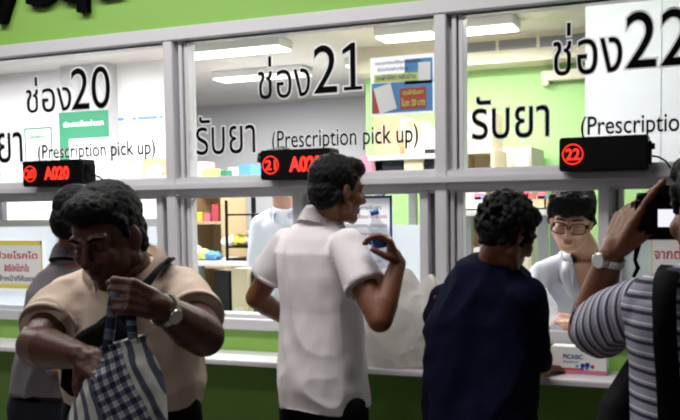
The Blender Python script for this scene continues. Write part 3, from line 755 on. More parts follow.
def trousers(root, hip, R, F, m, gap=.095, top=.0, rw=.17, rd=.12, out=.02, belt=False):
    mb = MB()
    mb.loft([(hip-UP*.14, R, F, rw*.95, rd), (hip, R, F, rw*1.0, rd*1.03), (hip+UP*(.10+top), R, F, rw*.93, rd*.96)], 30)
    for k in (-1, 1):
        h = hip + R*gap*k; kn = Vector((h.x, h.y, hip.z*.54)) + R*out*k*.5 + F*.02; an = Vector((h.x, h.y, .05)) + R*out*k - F*.01
        mb.cap(h, kn, .098, .078); mb.cone(kn, an, .078, .066)
        mb.sph(kn, .078)
    o = skin(mb, 'trousers', m, root, .009, 3, fold=folds(.007, (6, 6, 3), 3))
    for k in (-1, 1):
        h = hip + R*gap*k; an = Vector((h.x, h.y, .0)) + R*out*k
        b = MB(); b.ell(an + F*.06 + UP*.045, (R, F, UP), (.048, .14, .05), 20)
        for v in b.bm.verts:
            if v.co.z < .012: v.co.z = .003
        b.build('shoe', M['shoe'], root, True)
    return o
def torso_secs(secs, ang, dflt):
    """(px, py, halfwidth, halfdepth, heading offset, depth offset)"""
    out = []
    for s_ in secs:
        px, py, w_, e_ = s_[:4]; d = dflt + (s_[4] if len(s_) > 4 else 0); a = ang + (s_[5] if len(s_) > 5 else 0)
        F = H(a); R = F.cross(UP)
        out.append((P(px, py, d), R, F, w_, e_))
    return out
def collar(root, c, B, r, h, m, gap=.5, flare=.018, name='collar', drop=.03):
    """folded collar: stands round the neck and turns over; gap = half angle left open in front"""
    n = 40; bm = bmesh.new(); rows = []
    prof = [(0, 0), (.004, h), (.010, h+.003), (flare, h*.45), (flare*1.35, -drop)]
    for i in range(n+1):
        t = gap + (2*PI-2*gap)*i/n; dx, dy = math.sin(t), math.cos(t)
        tip = max(0, 1-min(t-gap, 2*PI-gap-t)/.55)
        rows.append([bm.verts.new(c + B[0]*dx*(r+o_)*1.0 + B[1]*dy*(r+o_)*1.08 + B[2]*(z_ - (tip*.022 if j >= 4 else 0) - .02*max(0, dy))) for j, (o_, z_) in enumerate(prof)])
    for a, b in zip(rows, rows[1:]):
        for j in range(len(prof)-1): bm.faces.new((a[j], a[j+1], b[j+1], b[j]))
    bmesh.ops.solidify(bm, geom=bm.faces[:], thickness=.0025)
    mb = MB(); mb.bm.free(); mb.bm = bm
    return mb.build(name, m, root, True)
def open_front(o, c, F, R, z0, k):
    bm = bmesh.new(); bm.from_mesh(o.data)
    dead = [v for v in bm.verts if (v.co-c).dot(F) > .02 and v.co.z > z0 and abs((v.co-c).dot(R)) < (v.co.z-z0)*k]
    bmesh.ops.delete(bm, geom=dead, context='VERTS'); bm.to_mesh(o.data); bm.free()
def sleeve(mb, S, E, t, r0, r1, r2=None):
    e = S.lerp(E, t); mb.sph(S, r0); mb.cone(S, e, r0, r1, 24)
def cuffband(root, S, E, t, r, m, w=.014, name='cuff'):
    d = (E-S).normalized(); e = S.lerp(E, t)
    x = d.orthogonal().normalized(); y = d.cross(x)
    mb = MB(); bmn = mb.bm; n = 28; rings = []
    for (q, rr) in ((-w, r*.96), (-w, r*1.0), (.002, r*1.012), (.002, r*.93), (-w, r*.93)):
        rings.append([bmn.verts.new(e + d*q + (x*math.cos(2*PI*i/n)+y*math.sin(2*PI*i/n))*rr) for i in range(n)])
    for a, b in zip(rings, rings[1:]+rings[:1]):
        for i in range(n): bmn.faces.new((a[i], a[(i+1) % n], b[(i+1) % n], b[i]))
    return mb.build(name, m, root, True)
def watch(name, Wr, d, face, r, label, m=None, dial=True):
    d = d.normalized(); face = (face-d*face.dot(d)).normalized(); s_ = d.cross(face)
    e = empty(name, Wr); tag(e, label, 'watch')
    mb = MB(); n = 30
    for i in range(n):
        a0 = 2*PI*(i+.1)/n; a1 = 2*PI*(i+.9)/n; am = (a0+a1)/2
        c = Wr + face*math.cos(am)*r*.92 + s_*math.sin(am)*r*1.08
        nrm = (face*math.cos(am)+s_*math.sin(am)); tg = d.cross(nrm)
        mb.obox(c, d, tg, nrm, .0085, r*PI/n*.9, .0022)
    mb.build('bracelet', m or M['steel'], e)
    if dial:
        c = Wr + face*(r*.92+.004)
        MB().cone(c-face*.004, c+face*.004, .019, .018, 28).build('watch_case', m or M['steel'], e, True)
        MB().cone(c+face*.004, c+face*.0048, .0155, .0155, 28).build('dial', M['dial'], e)
    return e

# ===== man in a white polo, back to us =====
a = 42; F = H(a); R = F.cross(UP); d0 = 3.3
pel = P(322, 392, d0)
rt = empty('person', Vector((pel.x, pel.y, 0)))
tag(rt, 'person in a white polo shirt seen from behind, raising a plastic bottle at window 21', 'person')
HB = basis(H(62), 8, 0); hc = P(339, 191, 3.24); nb = P(323, 226, 3.31)
shR, elR, wrR = P(346, 247, 3.15), P(380, 320, 3.0), P(398, 263, 3.06)
shL, elL, wrL = P(286, 246, 3.42), P(256, 298, 3.50), P(292, 322, 3.62)
mb = MB(); head(mb, hc, HB, .98, nb, .055)
mb.loft(torso_secs([(322, 400, .14, .10), (322, 340, .13, .09), (318, 290, .14, .10), (315, 245, .15, .10), (320, 228, .08, .07)], a, d0), 28)
arm(mb, shR, elR, wrR, .052, .043, .028); arm(mb, shL, elL, wrL, .050, .042, .028)
btop, bbot = P(374, 210, 3.06), P(385, 268, 3.06)
bax = (btop-bbot).normalized()
gp = P(381, 243, 3.06)                             # where the bottle is gripped
hdir = (gp - wrR); hand(mb, wrR+hdir.normalized()*.005, P(389, 238, 3.03)-wrR, -CRh-CFh*.1, -CF, 1.0, curls=((55, 50, 30), (50, 45, 30), (45, 45, 25), (35, 40, 25)), thumb=(.55, .45, .55), tc=.5)
hand(mb, wrL, CRh, -CFh, UP, 1.0, (40, 50, 30))
legs(mb, P(322, 400, d0), R, F)
skin(mb, 'body', M['skinA'], rt, .0045, 4)
face_parts(rt, hc, HB, .98)
hair_cap(rt, hc, HB, 1.0, 2)
trousers(rt, P(322, 404, d0), R, F, M['trous'], rw=.135, rd=.098, top=-.05)
mb = MB()
mb.loft(torso_secs([(324, 408, .178, .135), (323, 385, .182, .138), (322, 350, .172, .130), (320, 310, .163, .124), (317, 275, .172, .126), (315, 252, .176, .120), (317, 238, .150, .102), (320, 227, .108, .085), (323, 219, .070, .070)], a, d0), 40, power=2.3)
sleeve(mb, shR+UP*.004, elR, .56, .064, .072); sleeve(mb, shL+UP*.004, elL, .60, .062, .069)
sh = skin(mb, 'polo_shirt', M['polo'], rt, .006, 4, fold=folds(.0085, (6, 6, 3.4), 1, .35))
collar(rt, P(323, 221, 3.30), basis(H(a+10), 22), .062, .030, M['polo'], .45)
cuffband(rt, shR, elR, .56, .071, M['polo']); cuffband(rt, shL, elL, .60, .068, M['polo'])

# bottle held in his right hand
e = empty('water_bottle', bbot); tag(e, 'clear plastic bottle with blue cap held up by the person in white polo', 'bottle')
L_ = (btop-bbot).length; x_ = bax.orthogonal().normalized(); y_ = bax.cross(x_)
prof = [(0, .024), (.004, .030), (.03, .031), (.10, .030), (.105, .0285), (.12, .031), (.135, .029), (.155, .018), (.168, .0125), (.178, .0125)]
k_ = L_/.192
MB().lm([(bbot+bax*z*k_, x_, y_, r_, r_) for z, r_ in prof], 28).build('bottle_body', M['bottle'], e, True)
MB().lm([(bbot+bax*z*k_, x_, y_, .0150, .0150) for z in (.176, .192)], 28).build('cap', M['bluecap'], e, True)
MB().lm([(bbot+bax*z*k_, x_, y_, .0316, .0316) for z in (.066, .098)], 28, cap=False).build('label_band', M['bluecap'], e, True)

# ===== person in navy, back to us, leaning on the counter =====
a = 32; F = H(a); R = F.cross(UP); d0 = 2.92
rt = empty('person', Vector((P(482, 430, d0).x, P(482, 430, d0).y, 0)))
tag(rt, 'person with curly black hair in a navy sweater, back to us, leaning at window 22', 'person')
HB = basis(H(62), 28, 0); hc = P(509, 234, 2.82); nb = P(494, 266, 2.92)
shR, elR = P(524, 298, 2.80), P(531, 352, 2.86)
wrR = Vector((W(541, 368, -.2).x, -.20, zC+.034))
shL, elL, wrL = P(446, 300, 3.02), P(440, 360, 3.08), P(500, 372, 3.12)
mb = MB(); head(mb, hc, HB, .93, nb, .054)
mb.loft(torso_secs([(484, 420, .15, .11), (482, 360, .14, .10), (484, 300, .15, .10), (490, 276, .09, .08)], a, d0), 28)
arm(mb, shR, elR, wrR, .05, .04, .026); arm(mb, shL, elL, wrL, .05, .04, .026)
hand(mb, wrR, Vector((W(550, 368, -.2).x, -.13, wrR.z-.012))-wrR, -UP, -CRh+UP*.2, .92, (22, 30, 25))
hand(mb, wrL, CRh+F*.4, -UP, F, .92, (30, 40, 25))
legs(mb, P(484, 425, d0), R, F)
skin(mb, 'body', M['skinA'], rt, .0045, 4)
face_parts(rt, hc, HB, .93)
hair_cap(rt, hc, HB, .91, 5, 'curly')
trousers(rt, P(484, 432, d0), R, F, M['trous'], rw=.18, rd=.14)
mb = MB()
mb.loft(torso_secs([(482, 470, .180, .15), (481, 430, .190, .155), (480, 390, .188, .150), (480, 350, .186, .145), (480, 320, .182, .138), (482, 298, .172, .120), (487, 276, .140, .100), (491, 262, .100, .085), (495, 252, .070, .068)], a, d0), 40, power=2.3)
mb.cap(shR, elR, .068, .060); mb.cap(elR, elR.lerp(wrR, .8), .058, .040); mb.cap(shL, elL, .070, .062); mb.cap(elL, elL.lerp(wrL, .85), .060, .042)
mb.cap(shL, P(486, 270, 2.95), .066, .055); mb.cap(shR, P(496, 272, 2.88), .062, .055)
skin(mb, 'sweater', M['navyknit'], rt, .007, 4, fold=folds(.014, (5, 5, 3.5), 7, .4))
MB().tube([wrR + (UP*math.cos(t*PI/8) + CRh.cross(UP)*0 + Vector((-(elR-wrR).normalized().y, (elR-wrR).normalized().x, 0)).normalized()*math.sin(t*PI/8))*.0285 + (elR-wrR).normalized()*.015 for t in range(17)], .0045, 8).build('bracelet', M['gold'], None, True)
tag(bpy.data.objects['bracelet'], 'gold coloured bracelet on the wrist resting on the counter', 'bracelet')

# ===== man in beige polo with a sling bag, facing us =====
a = 190; F = H(a); R = F.cross(UP); d0 = 2.42
rt = empty('person', Vector((P(130, 430, d0).x, P(130, 430, d0).y, 0)))
tag(rt, 'person in a beige polo shirt with wristwatch, head bowed over a checked bag', 'person')
HB = basis(H(201), 24, 4); hc = P(107, 237, 2.26); nb = P(128, 276, 2.44)
shR, elR, wrR = P(66, 300, 2.42), P(36, 346, 2.24), P(80, 356, 2.05)
shL, elL, wrL = P(181, 293, 2.40), P(204, 336, 2.20), P(160, 307, 2.04)
mb = MB(); head(mb, hc, HB, 1.03, nb, .066, 1.2)
mb.loft(torso_secs([(132, 400, .16, .12), (132, 340, .16, .12), (128, 300, .17, .11), (127, 283, .10, .08)], a, d0), 28)
arm(mb, shR, elR, wrR, .050, .050, .031); arm(mb, shL, elL, wrL, .050, .052, .032)
hand(mb, wrL, P(138, 299, 1.99)-wrL, F*.2-CRh*.1-UP*.2-CFh*.0+CFh*.8, UP*1+CRh*0, 1.05, curls=((65, 80, 45), (65, 80, 45), (60, 75, 45), (55, 70, 40)), thumb=(.7, .3, .6), tc=.6)
hand(mb, wrR, P(96, 364, 2.02)-wrR, CFh*.6-UP*.5, UP*.6-CFh, 1.05, (30, 35, 20))
legs(mb, P(132, 402, d0), R, F, gap=.10)
skin(mb, 'body', M['skinC'], rt, .0045, 4)
face_parts(rt, hc, HB, 1.03, closed=True)
hair_cap(rt, hc, HB, 1.03, 9)
trousers(rt, P(132, 408, d0), R, F, M['trous'], rw=.185, rd=.15, top=-.02)
mb = MB()
mb.loft(torso_secs([(134, 404, .180, .150), (134, 385, .192, .165), (133, 355, .190, .165), (131, 325, .186, .150), (128, 303, .190, .132), (126, 288, .175, .112), (126, 277, .120, .090), (127, 270, .075, .078)], a, d0), 40, power=2.3)
mb.cap(shR+UP*.004, P(112, 279, 2.44), .070, .055); mb.cap(shL+UP*.004, P(144, 276, 2.44), .070, .055)
sleeve(mb, shR, elR, .64, .066, .075); sleeve(mb, shL, elL, .62, .068, .077)
skin(mb, 'polo_shirt', M['beigeshirt'], rt, .006, 4, fold=folds(.009, (6, 6, 4), 12, .4))
collar(rt, P(125, 266, 2.40), basis(F, 24), .080, .022, M['beigeshirt'], .40, flare=.030, drop=.045)
cuffband(rt, shR, elR, .64, .075, M['beigeshirt']); cuffband(rt, shL, elL, .62, .077, M['beigeshirt'])
for q, py in enumerate((284, 296)):
    c = P(121-q*1, py, 2.27); MB().cone(c, c+CF*.004, .0055, .0055, 12).build('button', M['dial'], rt, True)
watch('wrist_watch', wrL+(elL-wrL).normalized()*.022, elL-wrL, -CF+UP*.2, .036, 'steel wristwatch with pale dial on the arm of the person in beige')

# sling bag across his chest
e = empty('sling_bag', P(100, 345, 2.2)); tag(e, 'black sling bag worn diagonally across the beige polo shirt', 'bag')
pts = [P(170, 262, 2.42), P(164, 262, 2.34), P(152, 276, 2.265), P(138, 294, 2.245), P(124, 312, 2.235), P(108, 332, 2.225), P(92, 352, 2.235)]
MB().band(pts, CRh*.8+UP*.6, [.035, .036, .04, .048, .062, .075, .085], .006).build('strap', M['rubber'], e, True)
mb = MB(); mb.loft([(P(112, 320, 2.21), CRh, CFh, .02, .018), (P(106, 332, 2.21), CRh, CFh, .065, .03), (P(98, 352, 2.21), CRh, CFh, .085, .036), (P(94, 385, 2.21), CRh, CFh, .085, .036), (P(94, 395, 2.21), CRh, CFh, .06, .025)], 24, power=3)
skin(mb, 'bag_body', M['rubber'], e, .006, 2, fold=folds(.004, (8, 8, 8), 3))

# checked drawstring bag
def plaid():
    m = bpy.data.materials.new('plaid_cloth'); m.use_nodes = True; nt = m.node_tree; b = nt.nodes['Principled BSDF']; b.inputs['Roughness'].default_value = .9
    def att(n):
        x = nt.nodes.new('ShaderNodeAttribute'); x.attribute_name = n; return x.outputs['Fac']
    def math_(op, a, v=None, v2=None):
        x = nt.nodes.new('ShaderNodeMath'); x.operation = op
        for i, q in enumerate((a, v, v2)):
            if q is None: continue
            if isinstance(q, (int, float)): x.inputs[i].default_value = q
            else: nt.links.new(q, x.inputs[i])
        return x.outputs[0]
    def stripe(c, period, duty, ph=0): return math_('LESS_THAN', math_('FRACT', math_('ADD', math_('MULTIPLY', c, 1/period), ph)), duty)
    u, v = att('bu'), att('bv')
    cen = math_('MULTIPLY', math_('GREATER_THAN', u, -.022), math_('LESS_THAN', u, .078))
    su = math_('ADD', stripe(u, .027, .50), math_('MULTIPLY', stripe(u, .027, .12, .25), .4)); sv = math_('MULTIPLY', math_('ADD', stripe(v, .026, .50), math_('MULTIPLY', stripe(v, .026, .10, .25), .4)), cen)
    side = math_('MULTIPLY', stripe(u, .030, .42, .1), math_('SUBTRACT', 1, cen))
    tot = math_('ADD', math_('MULTIPLY', math_('MULTIPLY', su, cen), .5), math_('ADD', math_('MULTIPLY', sv, .5), math_('MULTIPLY', side, .72)))
    r = nt.nodes.new('ShaderNodeValToRGB'); nt.links.new(tot, r.inputs[0])
    r.color_ramp.elements[0].color = (.62, .60, .56, 1); r.color_ramp.elements[1].color = (.016, .020, .055, 1)
    el = r.color_ramp.elements.new(.5); el.color = (.14, .15, .21, 1)
    nt.links.new(r.outputs[0], b.inputs['Base Color'])
    return m
M['plaid'] = plaid()
bc = P(116, 420, 2.02)
e = empty('drawstring_bag', bc); tag(e, 'navy and white checked cloth bag hanging from the hands of the person in beige', 'bag')
BU = (UP*.97+CR*-.24).normalized(); BR = (CR - BU*CR.dot(BU)).normalized(); BF = BU.cross(BR)
secs = [(P(120, 462, 2.02), .02, .02), (P(119, 456, 2.02), .09, .05), (P(117, 440, 2.02), .118, .065), (P(116, 415, 2.02), .118, .068), (P(118, 390, 2.02), .104, .062), (P(122, 368, 2.02), .078, .05), (P(124, 354, 2.02), .056, .036), (P(125, 346, 2.02), .048, .026), (P(125, 340, 2.02), .055, .03)]
mb = MB(); mb.loft([(c, BR, BF, w_, e_) for c, w_, e_ in secs], 96, power=2.3)
bmesh.ops.subdivide_edges(mb.bm, edges=[q for q in mb.bm.edges if abs((q.verts[0].co-q.verts[1].co).dot(BU)) > .008], cuts=5, use_grid_fill=True)
cen_ = P(118, 410, 2.02)
for v in mb.bm.verts:
    q = v.co-cen_; hgt = q.dot(BU)
    ang = math.atan2(q.dot(BF), q.dot(BR)); ple = max(0, (hgt-.0)/.16)
    rad = (BR*q.dot(BR)+BF*q.dot(BF)).normalized() if (BR*q.dot(BR)+BF*q.dot(BF)).length > 1e-5 else BR
    v.co += rad*(.006*ple*math.sin(ang*14+hgt*20) + .007*noise.noise(v.co*14) + .004*noise.noise(v.co*32))
bo = mb.build('bag_body', M['plaid'], e, True)
au = bo.data.attributes.new('bu', 'FLOAT', 'POINT'); av = bo.data.attributes.new('bv', 'FLOAT', 'POINT')
for i, v in enumerate(bo.data.vertices):
    q = v.co-cen_; au.data[i].value = q.dot(BR)*1.05 + q.dot(BU)*.16 + .012*noise.noise(v.co*9); av.data[i].value = q.dot(BU) - q.dot(BR)*.22 + .010*noise.noise(v.co*8+Vector((4, 0, 0)))
def strap(px, nm):
    pts = [P(x, y, d) for x, y, d in px]
    b = MB(); b.band(pts, CR, .022, .005); o = b.build(nm, M['plaid'], e, True)
    au = o.data.attributes.new('bu', 'FLOAT', 'POINT'); av = o.data.attributes.new('bv', 'FLOAT', 'POINT')
    for i, v in enumerate(o.data.vertices): au.data[i].value = .002+(i % 4)*.008; av.data[i].value = (i//4)*.0065
def dens(pl, n=16):
    out = []
    for i in range(n):
        t = i/(n-1)*(len(pl)-1); k = min(int(t), len(pl)-2); f = t-k
        out.append(tuple(pl[k][j]*(1-f)+pl[k+1][j]*f for j in range(3)))
    return out
strap(dens([(107, 350, 2.0), (110, 330, 1.985), (112, 308, 1.975), (115, 292, 1.975), (121, 286, 1.985)]), 'strap')
strap(dens([(134, 344, 2.0), (132, 328, 1.985), (131, 315, 1.985), (131, 304, 1.99)]), 'strap')

# ===== grey shirted man behind him, facing the windows =====
a = 15; F = H(a); R = F.cross(UP); d0 = 3.2
rt = empty('person', Vector((P(66, 420, d0).x, P(66, 420, d0).y, 0)))
tag(rt, 'person in a long sleeved grey shirt mostly hidden behind the person in beige', 'person')
HB = basis(H(50), 18, 0); hc = P(83, 223, 3.15); nb = P(75, 252, 3.2)
shL, elL, wrL = P(48, 286, 3.22), P(38, 345, 3.12), P(62, 372, 2.95)
shR, elR, wrR = P(100, 288, 3.15), P(104, 345, 3.1), P(96, 372, 3.25)
mb = MB(); head(mb, hc, HB, .95, nb, .054)
mb.loft(torso_secs([(68, 400, .14, .10), (70, 340, .14, .10), (73, 285, .15, .10), (75, 262, .09, .08)], a, d0), 28)
arm(mb, shR, elR, wrR); arm(mb, shL, elL, wrL)
hand(mb, wrR, F, -R, UP, 1, (30, 40, 20)); hand(mb, wrL, R, -F, UP, 1, (40, 40, 20))
legs(mb, P(66, 402, d0), R, F); skin(mb, 'body', M['skinA'], rt, .005, 4)
hair_cap(rt, hc, HB, .98, 11)
trousers(rt, P(58, 408, d0), R, F, M['denim'], rw=.15, rd=.11, top=-.06)
mb = MB()
mb.loft(torso_secs([(57, 392, .165, .13), (60, 360, .160, .13), (65, 320, .155, .12), (70, 290, .165, .11), (73, 270, .13, .09), (75, 258, .07, .07)], a, d0), 36, power=2.3)
mb.cap(shL, P(72, 264, 3.2), .062, .05); mb.cap(shR, P(78, 266, 3.2), .062, .05)
mb.cap(shL, elL, .060, .052); mb.cap(elL, elL.lerp(wrL, .9), .052, .04); mb.cap(shR, elR, .062, .052); mb.cap(elR, elR.lerp(wrR, .9), .052, .04)
skin(mb, 'shirt', M['greyshirt'], rt, .007, 4, fold=folds(.009, (5, 5, 3), 21))
collar(rt, P(75, 256, 3.2), basis(F, 20), .060, .028, M['greyshirt'], .45)

# ===== pharmacist with glasses behind window 22 =====
a = 196; F = H(a); R = F.cross(UP); d0 = 3.86
rt = empty('person', Vector((P(584, 420, d0).x, P(584, 420, d0).y, 0)))
tag(rt, 'person in a white coat and black glasses looking down inside window 22', 'person')
HB = basis(H(200), 22, -5); hc = P(571, 219, 3.66); nb = P(585, 250, 3.84)
shR, elR, wrR = P(541, 276, 3.84), P(525, 326, 3.72), P(549, 330, 3.56)
shL, elL, wrL = P(624, 276, 3.86), P(622, 335, 3.74), P(584, 330, 3.58)
mb = MB(); head(mb, hc, HB, 1.05, nb, .052)
mb.loft(torso_secs([(584, 400, .14, .10), (584, 340, .14, .10), (582, 300, .15, .112), (582, 280, .15, .108), (584, 262, .10, .085)], a, d0), 28)
arm(mb, shR, elR, wrR, .046, .038, .026); arm(mb, shL, elL, wrL, .046, .038, .026)
hand(mb, wrL, P(566, 319, 3.52)-wrL, -CRh-UP*.3+CFh*.3, UP, .95, (35, 40, 25))
hand(mb, wrR, P(560, 322, 3.50)-wrR, -UP, CRh, .95, (30, 40, 25))
legs(mb, P(586, 405, d0), R, F); skin(mb, 'body', M['skinF'], rt, .0045, 4)
face_parts(rt, hc, HB, 1.05, closed=True, lip='lip')
hair_cap(rt, hc, HB, 1.16, 15, 'short', .80)
L = lambda r, f, u: bloc(hc, HB, r*1.05, f*1.05, u*1.05)
gl = empty('eyeglasses', L(0, .1, .004)); tag(gl, 'black rimmed glasses worn by the person in the white coat at window 22', 'glasses')
for k in (-1, 1):
    pts = []
    for i in range(25):
        t = 2*PI*i/24; ct, st = math.cos(t), math.sin(t); kk = (abs(ct)**3+abs(st)**3)**(-1/3)
        pts.append(L(k*.034+.029*ct*kk, .103-.010*abs(k*.034+.029*ct*kk)/.06, .001+.022*st*kk))
    MB().tube(pts, .0024, 8).build('rim', M['black'], gl, True)
    MB().tube([L(k*.063, .094, .008), L(k*.076, .06, .008), L(k*.080, 0, .004)], .002, 8).build('temple', M['black'], gl, True)
MB().tube([L(-.006, .104, .004), L(0, .107, .007), L(.006, .104, .004)], .0022, 8).build('bridge', M['black'], gl, True)
trousers(rt, P(586, 412, d0), R, F, M['trous'])
mb = MB()
mb.loft(torso_secs([(584, 430, .185, .15), (584, 390, .175, .14), (584, 350, .168, .13), (583, 310, .168, .125), (583, 284, .172, .115), (583, 266, .145, .095), (585, 256, .078, .075)], a, d0), 36, power=2.3)
mb.cap(shR, P(572, 262, 3.84), .058, .05); mb.cap(shL, P(598, 262, 3.84), .058, .05)
mb.cap(shR, elR, .062, .056); mb.cap(elR, elR.lerp(wrR, .8), .055, .044); mb.cap(shL, elL, .062, .056); mb.cap(elL, elL.lerp(wrL, .8), .055, .044)
co = skin(mb, 'white_coat', M['coat'], rt, .006, 4, fold=folds(.008, (5, 5, 3.4), 31))
collar(rt, P(583, 259, 3.80), basis(F, 26), .078, .018, M['coat'], .34, flare=.030, drop=.055)
open_front(co, P(584, 256, 3.84), F, R, P(580, 302, 3.72).z, .26)
# open neck of the coat: a V of skin and two lapels
vc = P(579, 276, 3.70)
for k in (-1, 1):
    MB().band([P(583+k*17, 262, 3.75), P(580+k*15, 275, 3.705), P(578+k*9, 290, 3.695), P(577+k*1, 304, 3.700)], CR, [.030, .040, .030, .008], .004).build('lapel', M['coat'], rt, True)

# ===== colleague in white standing farther inside =====
a = 200; F = H(a); R = F.cross(UP); d0 = 4.65
rt = empty('person', Vector((P(290, 400, d0).x, P(290, 400, d0).y, 0)))
tag(rt, 'person in a white coat standing farther inside behind window 21, head behind the ledge', 'person')
HB = basis(H(200), 8, 0); hc = P(279, 174, 4.58); nb = P(284, 205, 4.66)
shR, elR, wrR = P(262, 226, 4.68), P(254, 276, 4.66), P(268, 300, 4.5)
shL, elL, wrL = P(316, 226, 4.64), P(322, 276, 4.62), P(312, 312, 4.5)
mb = MB(); head(mb, hc, HB, 1.0, nb, .053)
mb.loft(torso_secs([(290, 380, .14, .10), (290, 300, .13, .10), (289, 240, .15, .10), (287, 214, .09, .08)], a, d0), 28)
arm(mb, shR, elR, wrR, .046, .038, .026); arm(mb, shL, elL, wrL, .046, .038, .026)
hand(mb, wrL, F, R, UP, .95, (30, 40, 20)); hand(mb, wrR, F, -R, UP, .95, (30, 40, 20))
legs(mb, P(290, 385, d0), R, F); skin(mb, 'body', M['skinF'], rt, .006, 3)
face_parts(rt, hc, HB, lip='lip'); hair_cap(rt, hc, HB, 1.05, 19, 'short', .5)
trousers(rt, P(290, 388, d0), R, F, M['trous'])
mb = MB()
mb.loft(torso_secs([(290, 400, .175, .14), (290, 340, .170, .135), (290, 290, .160, .12), (289, 250, .170, .12), (288, 225, .155, .10), (287, 214, .10, .08), (286, 209, .07, .07)], a, d0), 36, power=2.3)
mb.cap(shR, P(280, 214, 4.66), .058, .05); mb.cap(shL, P(294, 214, 4.66), .058, .05)
mb.cap(shR, elR, .058, .052); mb.cap(elR, elR.lerp(wrR, .8), .052, .042); mb.cap(shL, elL, .058, .052); mb.cap(elL, elL.lerp(wrL, .8), .052, .042)
skin(mb, 'white_coat', M['coat'], rt, .008, 3, fold=folds(.008, (5, 5, 3), 41))
collar(rt, P(286, 210, 4.63), basis(F, 14), .064, .022, M['coat'], .42, flare=.022, drop=.05)

# ===== photographer in a striped shirt =====
def stripes():
    m = bpy.data.materials.new('striped_jersey'); m.use_nodes = True; nt = m.node_tree; b = nt.nodes['Principled BSDF']; b.inputs['Roughness'].default_value = .85
    at = nt.nodes.new('ShaderNodeAttribute'); at.attribute_name = 'st'
    f = nt.nodes.new('ShaderNodeMath'); f.operation = 'FRACT'; nt.links.new(at.outputs['Fac'], f.inputs[0])
    r = nt.nodes.new('ShaderNodeValToRGB'); r.color_ramp.interpolation = 'CONSTANT'; nt.links.new(f.outputs[0], r.inputs[0])
    g = (.25, .24, .31, 1); k = (.012, .012, .03, 1); w_ = (.60, .58, .64, 1)
    r.color_ramp.elements[0].color = g; r.color_ramp.elements[1].position = .38; r.color_ramp.elements[1].color = k
    for p_, c_ in ((.64, g), (.80, w_), (.90, g)): r.color_ramp.elements.new(p_).color = c_
    nt.links.new(r.outputs[0], b.inputs['Base Color'])
    return m
M['stripe'] = stripes()
a = 2; F = H(a); R = F.cross(UP); d0 = 1.88
rt = empty('person', Vector((P(716, 430, d0).x, P(716, 430, d0).y, 0)))
tag(rt, 'person in a grey and navy striped shirt holding up a camera, back to us', 'person')
HB = basis(H(-12), 4, 0); hc = P(715, 214, 1.80); nb = P(716, 272, 1.88)
shL, elL, wrL = P(654, 306, 1.90), P(587, 330, 2.13), P(610, 256, 2.05)
shR, elR, wrR = P(786, 306, 1.86), P(790, 350, 2.12), P(708, 250, 2.04)
mb = MB(); head(mb, hc, HB, 1.0, nb, .056)
mb.loft(torso_secs([(716, 460, .14, .10), (716, 380, .14, .10), (716, 310, .15, .10), (716, 284, .09, .08)], a, d0), 28)
arm(mb, shL, elL, wrL, .050, .046, .030); arm(mb, shR, elR, wrR, .050, .044, .029)
hand(mb, wrL, P(630, 212, 2.05)-wrL, CRh*.95+CFh*.3, -CFh, 1.12, curls=((26, 30, 20), (18, 22, 16), (10, 14, 12), (2, 8, 8)), thumb=(.7, .3, .35), tc=.3, spread=.14)
hand(mb, wrR, P(690, 222, 2.04)-wrR, -CRh+CFh*.2, UP, 1.0, (50, 60, 30))
legs(mb, P(716, 480, d0), R, F); skin(mb, 'body', M['skinA'], rt, .0045, 4)
hair_cap(rt, hc, HB, 1.02, 23)
trousers(rt, P(716, 500, d0), R, F, M['trous'])
shirt = dict(a=P(655, 300, 1.95), ax=(elL-shL).normalized())
mb = MB()
mb.loft(torso_secs([(716, 520, .185, .14), (716, 470, .178, .135), (716, 420, .172, .13), (716, 370, .172, .128), (716, 325, .182, .125), (716, 300, .178, .105), (716, 286, .12, .09), (716, 275, .075, .075)], a, d0), 44, power=2.4)
mb.cap(shL, P(690, 288, 1.88), .068, .055); mb.cap(shR, P(742, 288, 1.88), .068, .055)
sleeve(mb, shR, elR, .8, .072, .085)
def st_attr(o, fn):
    at = o.data.attributes.new('st', 'FLOAT', 'POINT')
    for i, v in enumerate(o.data.vertices): at.data[i].value = fn(v.co)
o = skin(mb, 'striped_shirt', M['stripe'], rt, .006, 4, fold=folds(.007, (5, 5, 3), 51))
st_attr(o, lambda p: (p.z + .010*math.sin(p.x*9))/.030)
mb = MB(); e_ = shL.lerp(elL, .90); mb.sph(shL, .066); mb.cone(shL, e_, .067, .076, 32)
o = skin(mb, 'sleeve', M['stripe'], rt, .0055, 4, fold=folds(.007, (6, 6, 4), 57))
axs = (elL-shL).normalized()
st_attr(o, lambda p: ((p-shL).dot(axs) + .25*(p-shL).dot(UP) + .006*noise.noise(p*9))/.027)
watch('wrist_watch', wrL+(elL-wrL).normalized()*.008, elL-wrL, -CRh*.8-CF*.6, .034, 'steel link wristwatch on the raised arm of the striped photographer')

# camera
e = empty('photo_camera', P(655, 240, 2.02)); tag(e, 'black digital camera with lit screen held up before the photographer', 'camera')
cR, cU, cF = CR, RM @ Vector((0, 1, 0)), CF
cc = P(664, 218, 2.03)
def cb(u, v, f, hx, hy, hz, nm, m, bev=.004):
    MB().obox(cc+cR*u+cU*v+cF*f, cR, cU, cF, hx, hy, hz, bev).build(nm, m, e)
cb(.004, -.004, 0, .064, .045, .028, 'camera_body', M['black'], .010)
mb = MB(); mb.obox(cc+cR*.0+cU*.052+cF*.0, cR, cU, cF, .032, .020, .030, .010).obox(cc+cR*.0+cU*.058-cF*.03, cR, cU, cF, .018, .010, .008, .004); mb.build('viewfinder_hump', M['rubber'], e)
cb(-.048, .0, .012, .018, .050, .028, 'grip', M['rubber'], .012)
MB().cone(cc-cR*.048+cU*.042, cc-cR*.048+cU*.056, .014, .014, 20).build('mode_dial', M['black'], e, True)
